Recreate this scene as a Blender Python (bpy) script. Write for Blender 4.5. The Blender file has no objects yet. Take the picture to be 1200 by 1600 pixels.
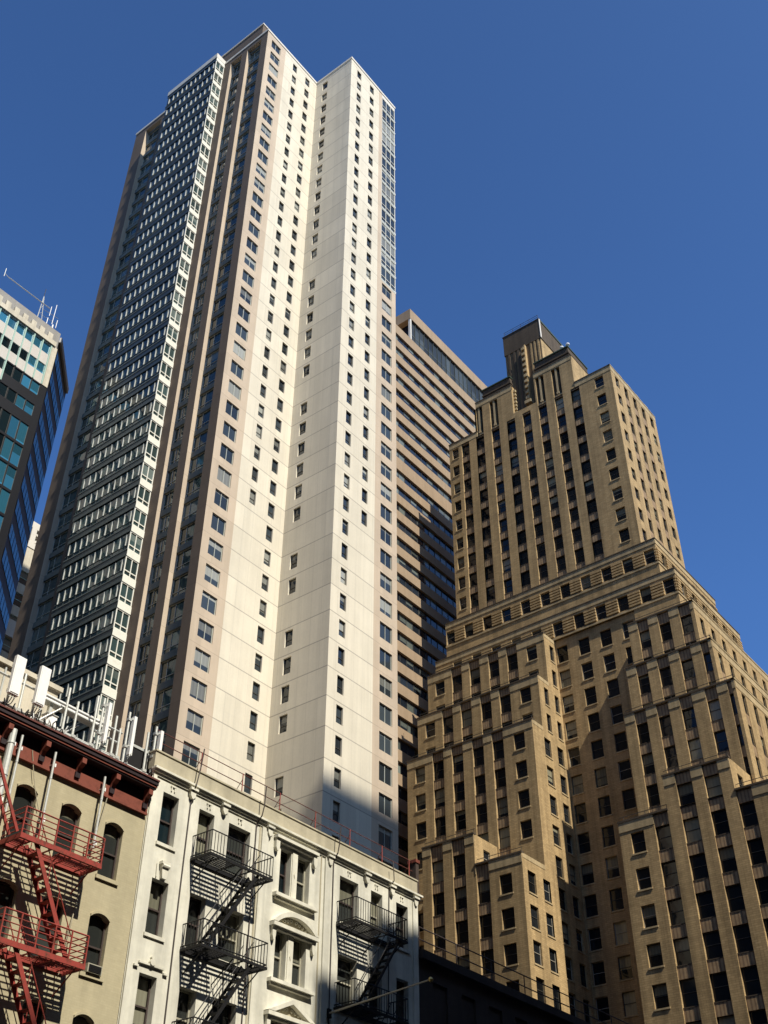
import bpy, math, random
from mathutils import Vector, Matrix
random.seed(7)
R = math.radians
SC = bpy.context.scene
COL = SC.collection

# ------------------------------------------------------------------ camera, sky, sun, exposure
CAM_F, CAM_PITCH, CAM_ROLL, CAM_YAW = 1779.7267, R(39.07377), R(0.22284), R(38.04908)
CAM_LOC = Vector((0, 0, 1.6))
fw = Vector((math.cos(CAM_PITCH) * math.cos(CAM_YAW), math.cos(CAM_PITCH) * math.sin(CAM_YAW), math.sin(CAM_PITCH)))
rt = fw.cross(Vector((0, 0, 1))).normalized()
up = rt.cross(fw)
rt2 = math.cos(CAM_ROLL) * rt + math.sin(CAM_ROLL) * up
up2 = -math.sin(CAM_ROLL) * rt + math.cos(CAM_ROLL) * up
cd = bpy.data.cameras.new('camera')
cam = bpy.data.objects.new('camera', cd)
COL.objects.link(cam)
m3 = Matrix((rt2, up2, -fw)).transposed()
cam.matrix_world = Matrix.Translation(CAM_LOC) @ m3.to_4x4()
cd.sensor_fit = 'HORIZONTAL'
cd.sensor_width = 36.0
cd.lens = CAM_F / 1200.0 * 36.0
cd.clip_start = 0.1
cd.clip_end = 6000
SC.camera = cam

SUN_T, SUN_K = 0.205, 1.27               # light travels (+T, +1, -K) per metre of y
sun_dir = Vector((-SUN_T, -1.0, SUN_K)).normalized()     # towards the sun
el = math.asin(sun_dir.z)
W = bpy.data.worlds.new("World")
SC.world = W
W.use_nodes = True
nt = W.node_tree
bg = nt.nodes['Background']
sky = nt.nodes.new('ShaderNodeTexSky')
sky.sky_type = 'NISHITA'
sky.sun_disc = False
sky.sun_elevation = el
sky.sun_rotation = math.atan2(sun_dir.x, sun_dir.y)
sky.altitude = 0
sky.air_density = 1.0
sky.dust_density = 2.0
sky.ozone_density = 6.0
skyhue = nt.nodes.new('ShaderNodeMix')          # a deeper, more saturated blue than the default sky
skyhue.data_type = 'RGBA'
skyhue.blend_type = 'MULTIPLY'
skyhue.inputs[0].default_value = 1.0
skyhue.inputs[7].default_value = (0.83, 1.27, 1.76, 1)
nt.links.new(sky.outputs[0], skyhue.inputs[6])
skyc = nt.nodes.new('ShaderNodeTexCoord')       # paler towards the horizon
skys = nt.nodes.new('ShaderNodeSeparateXYZ')
nt.links.new(skyc.outputs['Generated'], skys.inputs[0])
skym = nt.nodes.new('ShaderNodeMapRange')
for i_, v_ in ((1, 0.55), (2, 0.95), (3, 1.42), (4, 1.02)):
    skym.inputs[i_].default_value = v_
nt.links.new(skys.outputs[2], skym.inputs[0])
skyg = nt.nodes.new('ShaderNodeVectorMath')
skyg.operation = 'SCALE'
nt.links.new(skyhue.outputs[2], skyg.inputs[0])
nt.links.new(skym.outputs[0], skyg.inputs['Scale'])
nt.links.new(skyg.outputs[0], bg.inputs[0])
bg.inputs[1].default_value = 0.051
sd = bpy.data.lights.new('sun', 'SUN')
sd.energy = 5.0
sd.angle = R(0.53)
sd.color = (1.0, 0.935, 0.81)
sun = bpy.data.objects.new('sun', sd)
COL.objects.link(sun)
sun.rotation_euler = sun_dir.to_track_quat('Z', 'Y').to_euler()
sun.location = (0, -20, 300)
SC.view_settings.view_transform = 'Standard'
SC.view_settings.look = 'None'
SC.view_settings.exposure = 0.45
SC.view_settings.gamma = 1.0
SC.cycles.max_bounces = 6
SC.cycles.diffuse_bounces = 3
SC.cycles.glossy_bounces = 3

# ------------------------------------------------------------------ materials
def newmat(name):
    m = bpy.data.materials.new(name)
    m.use_nodes = True
    return m, m.node_tree.nodes, m.node_tree.links, m.node_tree.nodes['Principled BSDF']

def N(ns, t, **kw):
    n = ns.new(t)
    for k, v in kw.items():
        setattr(n, k, v)
    return n

def mixc(ns, ls, fac, a, b, blend='MIX'):
    n = ns.new('ShaderNodeMix')
    n.data_type = 'RGBA'
    n.blend_type = blend
    for sock, v in ((n.inputs[0], fac), (n.inputs[6], a), (n.inputs[7], b)):
        if hasattr(v, 'links'):
            ls.new(v, sock)
        elif isinstance(v, (int, float)):
            sock.default_value = v
        else:
            sock.default_value = (v[0], v[1], v[2], 1)
    return n.outputs[2]

def math_(ns, ls, op, a, b=0.0, c=None):
    n = ns.new('ShaderNodeMath')
    n.operation = op
    for i, v in enumerate((a, b) if c is None else (a, b, c)):
        if hasattr(v, 'links'):
            ls.new(v, n.inputs[i])
        else:
            n.inputs[i].default_value = v
    return n.outputs[0]

def ramp(ns, ls, fac, stops):
    n = ns.new('ShaderNodeValToRGB')
    while len(n.color_ramp.elements) < len(stops):
        n.color_ramp.elements.new(0.5)
    for e, (p, c) in zip(n.color_ramp.elements, stops):
        e.position = p
        e.color = (c[0], c[1], c[2], 1) if not isinstance(c, (int, float)) else (c, c, c, 1)
    ls.new(fac, n.inputs[0])
    return n.outputs[0]

def noise(ns, ls, vec, scale, detail=4, rough=0.55, w=None):
    n = ns.new('ShaderNodeTexNoise')
    n.inputs['Scale'].default_value = scale
    n.inputs['Detail'].default_value = detail
    n.inputs['Roughness'].default_value = rough
    if vec is not None:
        ls.new(vec, n.inputs['Vector'])
    return n.outputs[0]

def posvec(ns, ls, sx=1, sy=1, sz=1):
    g = ns.new('ShaderNodeNewGeometry')
    mp = ns.new('ShaderNodeMapping')
    mp.inputs['Scale'].default_value = (sx, sy, sz)
    ls.new(g.outputs['Position'], mp.inputs['Vector'])
    return g.outputs['Position'], mp.outputs[0]

def sepxyz(ns, ls, v):
    s = ns.new('ShaderNodeSeparateXYZ')
    ls.new(v, s.inputs[0])
    return s.outputs

def masonry(name, col, var=0.10, streak=0.10, rough=0.85, brick=None, scale=0.35, joints=None, bump=0.0, fine=0.06):
    """wall material: large blotches, vertical weather streaks, optional brick courses, optional panel joints"""
    m, ns, ls, bs = newmat(name)
    pos, _ = posvec(ns, ls)
    _, sv = posvec(ns, ls, 1.1, 1.1, 0.05)
    x, y, z = sepxyz(ns, ls, pos)
    n1 = noise(ns, ls, pos, scale, 5, 0.6)
    n2 = noise(ns, ls, sv, 1.3, 4, 0.6)
    n3 = noise(ns, ls, pos, 5.0, 3, 0.6)
    k = ramp(ns, ls, n1, [(0.3, 1 - var), (0.7, 1 + var * 0.4)])
    k2 = ramp(ns, ls, n2, [(0.35, 1 - streak), (0.6, 1.0)])
    k3 = ramp(ns, ls, n3, [(0.25, 1 - fine), (0.75, 1 + fine * .5)])
    c = mixc(ns, ls, 1.0, col, k, 'MULTIPLY')
    c = mixc(ns, ls, 1.0, c, k2, 'MULTIPLY')
    c = mixc(ns, ls, 1.0, c, k3, 'MULTIPLY')
    if brick:
        bw, bh, amt = brick
        cb = ns.new('ShaderNodeCombineXYZ')
        ls.new(math_(ns, ls, 'ADD', x, y), cb.inputs[0])
        ls.new(z, cb.inputs[1])
        bt = ns.new('ShaderNodeTexBrick')
        ls.new(cb.outputs[0], bt.inputs['Vector'])
        bt.inputs['Scale'].default_value = 1.0
        bt.inputs['Brick Width'].default_value = bw
        bt.inputs['Row Height'].default_value = bh
        bt.inputs['Mortar Size'].default_value = bh * 0.10
        bt.inputs['Mortar Smooth'].default_value = 0.3
        bt.inputs['Bias'].default_value = 0.0
        bt.inputs['Color1'].default_value = (1.0, 1.0, 1.0, 1)
        bt.inputs['Color2'].default_value = (1 - amt, 1 - amt * 1.05, 1 - amt * 1.1, 1)
        bt.inputs['Mortar'].default_value = (1 - amt * 1.6, 1 - amt * 1.6, 1 - amt * 1.6, 1)
        c = mixc(ns, ls, 1.0, c, bt.outputs['Color'], 'MULTIPLY')
    if joints:
        z0, pitch, hw, amt, vp = joints
        f = math_(ns, ls, 'PINGPONG', math_(ns, ls, 'SUBTRACT', z, z0), pitch / 2)
        j = math_(ns, ls, 'LESS_THAN', f, hw)
        if vp:
            f2 = math_(ns, ls, 'PINGPONG', math_(ns, ls, 'ADD', x, y), vp / 2)
            j2 = math_(ns, ls, 'MULTIPLY', math_(ns, ls, 'LESS_THAN', f2, hw * .45), 0.28)
            j = math_(ns, ls, 'MAXIMUM', j, j2)
        # each panel its own slight tone
        wn = ns.new('ShaderNodeTexWhiteNoise')
        wn.noise_dimensions = '2D'
        cb2 = ns.new('ShaderNodeCombineXYZ')
        ls.new(math_(ns, ls, 'FLOOR', math_(ns, ls, 'DIVIDE', math_(ns, ls, 'SUBTRACT', z, z0), pitch)), cb2.inputs[0])
        ls.new(math_(ns, ls, 'FLOOR', math_(ns, ls, 'DIVIDE', math_(ns, ls, 'ADD', x, y), 3.4)), cb2.inputs[1])
        ls.new(cb2.outputs[0], wn.inputs[0])
        pk = ramp(ns, ls, wn.outputs[0], [(0, 0.89), (1, 1.0)])
        c = mixc(ns, ls, 1.0, c, pk, 'MULTIPLY')
        c = mixc(ns, ls, math_(ns, ls, 'MULTIPLY', j, amt), c, (col[0] * .35, col[1] * .34, col[2] * .36))
    ls.new(c, bs.inputs['Base Color'])
    bs.inputs['Roughness'].default_value = rough
    bs.inputs['Specular IOR Level'].default_value = 0.25
    if bump:
        b = ns.new('ShaderNodeBump')
        b.inputs['Strength'].default_value = bump
        b.inputs['Distance'].default_value = 0.03
        ls.new(n3, b.inputs['Height'])
        ls.new(b.outputs[0], bs.inputs['Normal'])
    return m

def metal(name, col, rough=0.45, metallic=0.0, wear=0.15, wscale=6.0, wcol=None):
    m, ns, ls, bs = newmat(name)
    pos, _ = posvec(ns, ls)
    n = noise(ns, ls, pos, wscale, 5, 0.65)
    f = ramp(ns, ls, n, [(0.5, 0.0), (0.72, 1.0)])
    wc = wcol or (col[0] * (1 - wear), col[1] * (1 - wear * 1.1), col[2] * (1 - wear * 1.2))
    ls.new(mixc(ns, ls, f, col, wc), bs.inputs['Base Color'])
    bs.inputs['Roughness'].default_value = rough
    bs.inputs['Metallic'].default_value = metallic
    bs.inputs['Specular IOR Level'].default_value = 0.35
    return m

def glass(name, dark=(0.012, 0.016, 0.02), blind=(0.34, 0.31, 0.24), pb=0.45, tint=(1, 1, 1), rough=0.04, ior=1.5, spec=0.5, wob=0.02, bright=0.0):
    """window pane: dark room behind, some with a blind pulled part of the way (face attribute rnd, uv)"""
    m, ns, ls, bs = newmat(name)
    at = N(ns, 'ShaderNodeAttribute', attribute_name='rnd')
    r = at.outputs['Fac']
    uv = N(ns, 'ShaderNodeUVMap')
    u, v, _ = sepxyz(ns, ls, uv.outputs[0])
    has = math_(ns, ls, 'LESS_THAN', r, pb)
    r2 = math_(ns, ls, 'FRACT', math_(ns, ls, 'MULTIPLY', r, 17.31))
    r3 = math_(ns, ls, 'FRACT', math_(ns, ls, 'MULTIPLY', r, 41.7))
    thr = math_(ns, ls, 'SUBTRACT', 1.0, math_(ns, ls, 'MULTIPLY', r2, 1.05))
    mask = math_(ns, ls, 'MULTIPLY', math_(ns, ls, 'GREATER_THAN', v, thr), has)
    fold = math_(ns, ls, 'PINGPONG', math_(ns, ls, 'MULTIPLY', u, 9.0), 1.0)
    tone = math_(ns, ls, 'ADD', math_(ns, ls, 'MULTIPLY', r3, 0.75), math_(ns, ls, 'MULTIPLY', fold, 0.12))
    bc = mixc(ns, ls, tone, (blind[0] * .25, blind[1] * .25, blind[2] * .25), blind)
    dk = mixc(ns, ls, r3, dark, (dark[0] * 2.6, dark[1] * 2.6, dark[2] * 2.6))
    ls.new(mixc(ns, ls, mask, dk, bc), bs.inputs['Base Color'])
    bs.inputs['Roughness'].default_value = rough
    bs.inputs['IOR'].default_value = ior
    bs.inputs['Specular IOR Level'].default_value = spec
    bs.inputs['Specular Tint'].default_value = (tint[0], tint[1], tint[2], 1)
    if wob:
        pos, _ = posvec(ns, ls)
        cb = ns.new('ShaderNodeVectorMath')
        cb.operation = 'ADD'
        sc_ = ns.new('ShaderNodeCombineXYZ')
        ls.new(math_(ns, ls, 'MULTIPLY', r, 90.0), sc_.inputs[0])
        ls.new(pos, cb.inputs[0])
        ls.new(sc_.outputs[0], cb.inputs[1])
        b = ns.new('ShaderNodeBump')
        b.inputs['Strength'].default_value = wob * 10
        b.inputs['Distance'].default_value = 0.05
        ls.new(noise(ns, ls, cb.outputs[0], 0.55, 2, 0.5), b.inputs['Height'])
        ls.new(b.outputs[0], bs.inputs['Normal'])
    return m

M = {}
FL = 2.948           # apartment tower storey
M['cream'] = masonry('cream_panel', (0.70, 0.635, 0.50), var=0.06, streak=0.08, joints=(54.07, FL, 0.05, 0.65, 1.25), fine=0.04)
M['pink'] = masonry('pink_panel', (0.55, 0.445, 0.33), var=0.07, streak=0.08, joints=(54.07, FL, 0.03, 0.35, 0), fine=0.03)
M['brownshade'] = masonry('brown_shaded_pink', (0.155, 0.115, 0.085), var=0.08, streak=0.06, joints=(54.07, FL, 0.03, 0.35, 0), fine=0.03)  # pink panel darkened; shade on left-facing piers is put into the colour
M['coping'] = masonry('pale_coping', (0.66, 0.62, 0.54), var=0.06, streak=0.06)
M['baymetal'] = metal('bay_metal', (0.44, 0.45, 0.39), 0.4, 0.0, 0.12, 1.2)
M['baywhite'] = metal('bay_white', (0.72, 0.70, 0.60), 0.4, 0.0, 0.08, 1.2)
M['baymullion'] = metal('bay_mullion', (0.56, 0.56, 0.49), 0.4, 0.0, 0.1, 1.2)
M['bayspandrel'] = metal('bay_spandrel', (0.065, 0.078, 0.074), 0.3, 0.0, 0.1, 1.2)
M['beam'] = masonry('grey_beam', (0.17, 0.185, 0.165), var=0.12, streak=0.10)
M['towerglass'] = glass('tower_glass', (0.018, 0.023, 0.026), (0.42, 0.42, 0.36), 0.55, spec=0.5)
M['bayglass'] = glass('bay_glass', (0.020, 0.033, 0.032), (0.17, 0.21, 0.19), 0.45, spec=0.55, tint=(0.85, 0.95, 0.95), wob=0.03)
M['brick'] = masonry('buff_brick', (0.52, 0.362, 0.175), var=0.20, streak=0.30, brick=(0.60, 0.20, 0.22), fine=0.14)
M['brickcap'] = masonry('buff_brick_cap', (0.50, 0.38, 0.21), var=0.14, streak=0.28, brick=(0.42, 0.14, 0.10), fine=0.08)
M['shadebrick'] = masonry('shaded_brick', (0.25, 0.175, 0.095), var=0.2, streak=0.3, brick=(0.60, 0.20, 0.2), fine=0.12)  # buff brick darkened; shadow in the crown notch is put into the colour
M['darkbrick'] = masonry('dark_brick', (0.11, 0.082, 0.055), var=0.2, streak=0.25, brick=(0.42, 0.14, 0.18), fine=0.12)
M['decoglass'] = glass('sash_glass', (0.006, 0.007, 0.008), (0.36, 0.33, 0.22), 0.22, spec=0.3, wob=0.03)
M['bronze'] = metal('bronze_frame', (0.06, 0.055, 0.045), 0.5, 0.0)
M['palewood'] = metal('pale_frame', (0.33, 0.30, 0.24), 0.5, 0.0)
M['tan'] = masonry('tan_precast', (0.34, 0.245, 0.155), var=0.09, streak=0.10, fine=0.03)
M['stripglass'] = glass('strip_glass', (0.010, 0.014, 0.020), (0.22, 0.25, 0.22), 0.5, spec=0.55)
M['mech'] = glass('louvre_glass', (0.03, 0.035, 0.035), (0.05, 0.055, 0.05), 0.5, spec=0.3, rough=0.3, wob=0)
M['black'] = metal('black_iron', (0.007, 0.0065, 0.007), 0.6, 0.0, 0.4)
M['redmetal'] = metal('red_iron', (0.28, 0.042, 0.03), 0.65, 0.0, 0.55, 5.0, (0.10, 0.035, 0.02))
M['redcornice'] = metal('red_cornice', (0.19, 0.05, 0.03), 0.7, 0.0, 0.4, 3.0)
M['rustred'] = metal('rust_red', (0.13, 0.04, 0.03), 0.7, 0.0, 0.4, 5.0)
M['darkcornice'] = metal('dark_cornice', (0.025, 0.014, 0.016), 0.6, 0.0, 0.35, 3.0)
M['beige'] = masonry('painted_brick_beige', (0.455, 0.40, 0.26), var=0.10, streak=0.10, brick=(0.22, 0.075, 0.06), scale=0.8, bump=0.15)
M['white'] = masonry('painted_white', (0.70, 0.675, 0.565), var=0.20, streak=0.24, scale=0.9, bump=0.10)
M['trim'] = masonry('white_trim', (0.72, 0.69, 0.57), var=0.16, streak=0.22, scale=1.2)
M['stucco'] = masonry('parapet_stucco', (0.47, 0.42, 0.30), var=0.16, streak=0.22, scale=1.1, bump=0.15)
M['tenglass'] = glass('tenement_glass', (0.020, 0.022, 0.020), (0.30, 0.29, 0.21), 0.55, spec=0.45, wob=0.04)
M['sash'] = metal('dark_sash', (0.055, 0.04, 0.035), 0.55, 0.0, 0.3)
M['sashpale'] = metal('pale_sash', (0.36, 0.34, 0.26), 0.55, 0.0, 0.3)
M['galv'] = metal('galvanised', (0.56, 0.57, 0.53), 0.4, 0.25, 0.2)
M['antenna'] = metal('antenna_white', (0.84, 0.83, 0.80), 0.4, 0.0, 0.05)
M['render'] = masonry('cream_render', (0.62, 0.56, 0.44), var=0.15, streak=0.2, scale=0.9)
M['tealframe'] = metal('teal_frame', (0.36, 0.50, 0.42), 0.35, 0.0, 0.1, 1.0)
M['tealband'] = masonry('pale_band', (0.56, 0.52, 0.46), var=0.05, streak=0.05)
M['tealglass'] = glass('blue_glass', (0.022, 0.10, 0.17), (0.035, 0.15, 0.22), 0.5, spec=1.0, tint=(0.7, 0.95, 1.0), ior=1.9, wob=0.015)
M['blackglass'] = glass('black_glass', (0.004, 0.008, 0.010), (0.006, 0.012, 0.016), 0.5, spec=0.35, wob=0.01)
M['nearblack'] = masonry('near_black_wall', (0.008, 0.009, 0.013), var=0.2, streak=0.1, rough=0.4)  # near-black wall, stepping against the pale storeys of the glass tower
M['greyroof'] = masonry('grey_roof', (0.30, 0.285, 0.26), var=0.1, streak=0.1)
M['copper'] = metal('green_copper', (0.045, 0.075, 0.05), 0.6, 0.0, 0.2)
M['roof'] = masonry('roof_gravel', (0.22, 0.21, 0.19), var=0.2, streak=0.0)
M['darkfront'] = masonry('dark_brick_front', (0.07, 0.05, 0.04), var=0.3, streak=0.2, brick=(0.22, 0.075, 0.1))  # very dark brick, shared by several walls and the chimney
M['asphalt'] = masonry('asphalt', (0.05, 0.05, 0.052), var=0.2, streak=0.0, scale=0.6)
M['pave'] = masonry('pavement', (0.30, 0.29, 0.27), var=0.15, streak=0.0, scale=0.6)
M['paint'] = masonry('road_paint', (0.72, 0.71, 0.66), var=0.15, streak=0.0)
M['southstone'] = masonry('grey_stone', (0.22, 0.20, 0.18), var=0.12, streak=0.12)
M['brass'] = metal('brass', (0.5, 0.36, 0.12), 0.3, 0.6)
def corrugated(name, col, col2, pitch):
    m, ns, ls, bs = newmat(name)
    pos, _ = posvec(ns, ls)
    x, y, z = sepxyz(ns, ls, pos)
    f = math_(ns, ls, 'PINGPONG', math_(ns, ls, 'ADD', x, y), pitch / 2)
    k = ramp(ns, ls, math_(ns, ls, 'DIVIDE', f, pitch / 2), [(0.25, 0.0), (0.6, 1.0)])
    n = noise(ns, ls, pos, 0.9, 4, 0.6)
    c = mixc(ns, ls, k, col2, col)
    c = mixc(ns, ls, 1.0, c, ramp(ns, ls, n, [(0.3, 0.6), (0.7, 1.1)]), 'MULTIPLY')
    ls.new(c, bs.inputs['Base Color'])
    bs.inputs['Roughness'].default_value = 0.8
    return m
M['spandrel'] = corrugated('ribbed_spandrel', (0.36, 0.24, 0.125), (0.22, 0.14, 0.075), 0.36)

# ------------------------------------------------------------------ mesh helpers
class MB:
    def __init__(s):
        s.v = []; s.f = []; s.m = []; s.uv = []; s.r = []; s.mats = []
    def mi(s, mat):
        if mat not in s.mats:
            s.mats.append(mat)
        return s.mats.index(mat)
    def poly(s, pts, mat, uv=None, rnd=0.0):
        b = len(s.v)
        s.v.extend([tuple(p) for p in pts])
        s.f.append(tuple(range(b, b + len(pts))))
        s.m.append(s.mi(mat))
        s.uv.append(uv or [(0, 0)] * len(pts))
        s.r.append(rnd)
    def quad(s, a, b, c, d, mat, rnd=0.0):
        s.poly((a, b, c, d), mat, [(0, 0), (1, 0), (1, 1), (0, 1)], rnd)
    def box(s, x0, y0, z0, x1, y1, z1, mat, skip=''):
        if x0 > x1: x0, x1 = x1, x0
        if y0 > y1: y0, y1 = y1, y0
        if z0 > z1: z0, z1 = z1, z0
        P = [(x0, y0, z0), (x1, y0, z0), (x1, y1, z0), (x0, y1, z0), (x0, y0, z1), (x1, y0, z1), (x1, y1, z1), (x0, y1, z1)]
        for k, q in (('b', (0, 3, 2, 1)), ('t', (4, 5, 6, 7)), ('s', (0, 1, 5, 4)), ('e', (1, 2, 6, 5)), ('n', (2, 3, 7, 6)), ('w', (3, 0, 4, 7))):
            if k not in skip:
                s.quad(*[P[i] for i in q], mat)
    def fbox(s, F, u0, u1, z0, z1, d0, d1, mat):
        """box in a facade frame: u range, z range, d0 outer .. d1 inner depth (negative sticks out)"""
        a, b = F.p(u0, z0, d0), F.p(u1, z1, d1)
        s.box(a[0], a[1], a[2], b[0], b[1], b[2], mat)
    def tube(s, a, b, r, mat, n=8, r2=None, caps=True):
        a, b = Vector(a), Vector(b)
        r2 = r if r2 is None else r2
        d = (b - a)
        if d.length < 1e-6: return
        d.normalize()
        o = Vector((0, 0, 1)) if abs(d.z) < 0.9 else Vector((1, 0, 0))
        u = d.cross(o).normalized(); w = d.cross(u)
        A = [a + (u * math.cos(2 * math.pi * i / n) + w * math.sin(2 * math.pi * i / n)) * r for i in range(n)]
        B = [b + (u * math.cos(2 * math.pi * i / n) + w * math.sin(2 * math.pi * i / n)) * r2 for i in range(n)]
        for i in range(n):
            j = (i + 1) % n
            s.poly((A[i], B[i], B[j], A[j]), mat)
        if caps:
            s.poly(A, mat); s.poly(B[::-1], mat)
    def path(s, pts, r, mat, n=6):
        for i in range(len(pts) - 1):
            s.tube(pts[i], pts[i + 1], r, mat, n)
    def bar(s, a, b, w, h, mat):
        """rectangular bar from a to b, w wide sideways, h high"""
        a, b = Vector(a), Vector(b)
        d = (b - a).normalized()
        o = Vector((0, 0, 1)) if abs(d.z) < 0.95 else Vector((0, 1, 0))
        u = d.cross(o).normalized() * w / 2; v_ = u.cross(d).normalized() * h / 2
        A = [a - u - v_, a + u - v_, a + u + v_, a - u + v_]
        B = [p + (b - a) for p in A]
        for i in range(4):
            j = (i + 1) % 4
            s.poly((A[i], A[j], B[j], B[i]), mat)
        s.poly(A[::-1], mat); s.poly(B, mat)
    def prism(s, F, poly, d0, d1, mat):
        """polygon given in (u,z), from depth d0 (outer) to d1 (inner)"""
        A = [F.p(u, z, d0) for u, z in poly]; B = [F.p(u, z, d1) for u, z in poly]
        s.poly(A, mat)
        n = len(poly)
        for i in range(n):
            j = (i + 1) % n
            s.poly((A[i], B[i], B[j], A[j]), mat)
        s.poly(B[::-1], mat)
    def build(s, name, parent=None, **props):
        me = bpy.data.meshes.new(name)
        off = Vector(WLOC.get(parent.name, (0, 0, 0))) if parent else Vector((0, 0, 0))
        me.from_pydata([(p[0] - off[0], p[1] - off[1], p[2] - off[2]) for p in s.v], [], s.f)
        s.finish(me)
        o = bpy.data.objects.new(name, me)
        COL.objects.link(o)
        if parent:
            o.parent = parent
        WLOC[o.name] = tuple(off)
        for k, v in props.items():
            o[k] = v
        return o
    def finish(s, me):
        for mt in s.mats:
            me.materials.append(mt)
        me.polygons.foreach_set('material_index', s.m)
        uvl = me.uv_layers.new(name='UVMap')
        flat = []
        for q in s.uv:
            for c in q:
                flat.extend(c)
        uvl.data.foreach_set('uv', flat)
        at = me.attributes.new('rnd', 'FLOAT', 'FACE')
        at.data.foreach_set('value', s.r)
        me.update()
WLOC = {}

class Fr:
    """facade frame: axis 'x' = wall along X facing -Y at y=c ; axis 'y' = wall along Y facing -X at x=c"""
    def __init__(s, axis, c):
        s.axis = axis; s.c = c
    def p(s, u, z, d=0.0):
        return (u, s.c + d, z) if s.axis == 'x' else (s.c + d, u, z)
    def quad(s, mb, u0, u1, z0, z1, d, mat, rnd=0.0):
        if s.axis == 'x':
            mb.quad(s.p(u0, z0, d), s.p(u1, z0, d), s.p(u1, z1, d), s.p(u0, z1, d), mat, rnd)
        else:
            mb.quad(s.p(u1, z0, d), s.p(u0, z0, d), s.p(u0, z1, d), s.p(u1, z1, d), mat, rnd)
    def basis(s):
        # local x along the wall (left to right as seen), local y inward, local z up
        if s.axis == 'x':
            return Matrix(((1, 0, 0), (0, 1, 0), (0, 0, 1)))
        return Matrix(((0, 1, 0), (-1, 0, 0), (0, 0, 1)))

def wall(mb, F, u0, u1, z0, z1, mat, openings=(), depth=0.15, rmat=None):
    """wall rectangle with real openings: list of (u0,u1,z0,z1[,depth]) and reveals"""
    ops = [o for o in openings if o[0] < u1 and o[1] > u0 and o[2] < z1 and o[3] > z0]
    us = sorted({u0, u1, *[min(max(v, u0), u1) for o in ops for v in o[:2]]})
    zs = sorted({z0, z1, *[min(max(v, z0), z1) for o in ops for v in o[2:4]]})
    for j in range(len(zs) - 1):
        zc = (zs[j] + zs[j + 1]) / 2
        act = [o for o in ops if o[2] < zc < o[3]]
        start = None
        for i in range(len(us) - 1):
            uc = (us[i] + us[i + 1]) / 2
            hole = any(o[0] < uc < o[1] for o in act)
            if hole:
                if start is not None:
                    F.quad(mb, start, us[i], zs[j], zs[j + 1], 0, mat); start = None
            elif start is None:
                start = us[i]
        if start is not None:
            F.quad(mb, start, u1, zs[j], zs[j + 1], 0, mat)
    rm = rmat or mat
    for o in ops:
        d = o[4] if len(o) > 4 else depth
        a, b, c, e = o[:4]
        mb.poly((F.p(a, c), F.p(a, e), F.p(a, e, d), F.p(a, c, d)), rm)
        mb.poly((F.p(b, c), F.p(b, c, d), F.p(b, e, d), F.p(b, e)), rm)
        mb.poly((F.p(a, e), F.p(b, e), F.p(b, e, d), F.p(a, e, d)), rm)
        mb.poly((F.p(a, c), F.p(a, c, d), F.p(b, c, d), F.p(b, c)), rm)

def project(P):
    q = Vector(P) - CAM_LOC
    zz = q.dot(fw)
    if zz < 0.1: return None
    return (600 + CAM_F * q.dot(rt2) / zz, 800 - CAM_F * q.dot(up2) / zz)

class Repeats:
    """repeated parts of one thing: the 100 that show largest become parts of their own, the rest one stuff part"""
    meshes = {}
    def __init__(s, name):
        s.name = name; s.items = []
    def add(s, F, u, z, d, w, h, style, fn):
        s.items.append((F, u, z, d, w, h, style, fn, random.random()))
    def build(s, parent, limit=100):
        off = Vector(WLOC[parent.name])
        def area(it):
            F, u, z, d, w, h = it[:6]
            ps = [project(F.p(u + a * w, z + b * h, d)) for a, b in ((0, 0), (1, 0), (1, 1), (0, 1))]
            if any(p is None for p in ps): return 0
            cx = sum(p[0] for p in ps) / 4; cy = sum(p[1] for p in ps) / 4
            ar = 0
            for i in range(4):
                ar += ps[i][0] * ps[(i + 1) % 4][1] - ps[(i + 1) % 4][0] * ps[i][1]
            ar = abs(ar) / 2
            return ar if (-20 < cx < 1220 and -20 < cy < 1620) else ar * 0.001
        its = sorted(s.items, key=area, reverse=True)
        for it in its[:limit]:
            F, u, z, d, w, h, style, fn, rn = it
            var = int(rn * 12)
            key = (s.name, style, round(w, 3), round(h, 3), var)
            if key not in Repeats.meshes:
                mb = MB()
                fn(mb, w, h, (var + 0.37) / 12.0)
                me = bpy.data.meshes.new(s.name)
                me.from_pydata(mb.v, [], mb.f)
                mb.finish(me)
                Repeats.meshes[key] = me
            o = bpy.data.objects.new(s.name, Repeats.meshes[key])
            COL.objects.link(o)
            o.parent = parent
            # local origin at the lower left corner as seen from outside
            org = F.p(u, z, d) if F.axis == 'x' else F.p(u + w, z, d)
            o.matrix_local = Matrix.Translation(Vector(org) - off) @ F.basis().to_4x4()
        rest = its[limit:]
        if rest:
            big = MB()
            for F, u, z, d, w, h, style, fn, rn in rest:
                mb = MB()
                fn(mb, w, h, rn)
                org = Vector(F.p(u, z, d) if F.axis == 'x' else F.p(u + w, z, d))
                B = F.basis()
                base = len(big.v)
                for p in mb.v:
                    big.v.append(tuple(org + B @ Vector(p)))
                for f_, mm, uv_, rr in zip(mb.f, mb.m, mb.uv, mb.r):
                    big.f.append(tuple(i + base for i in f_))
                    big.m.append(big.mi(mb.mats[mm])); big.uv.append(uv_); big.r.append(rr)
            big.build(s.name, parent, kind='stuff')

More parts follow.
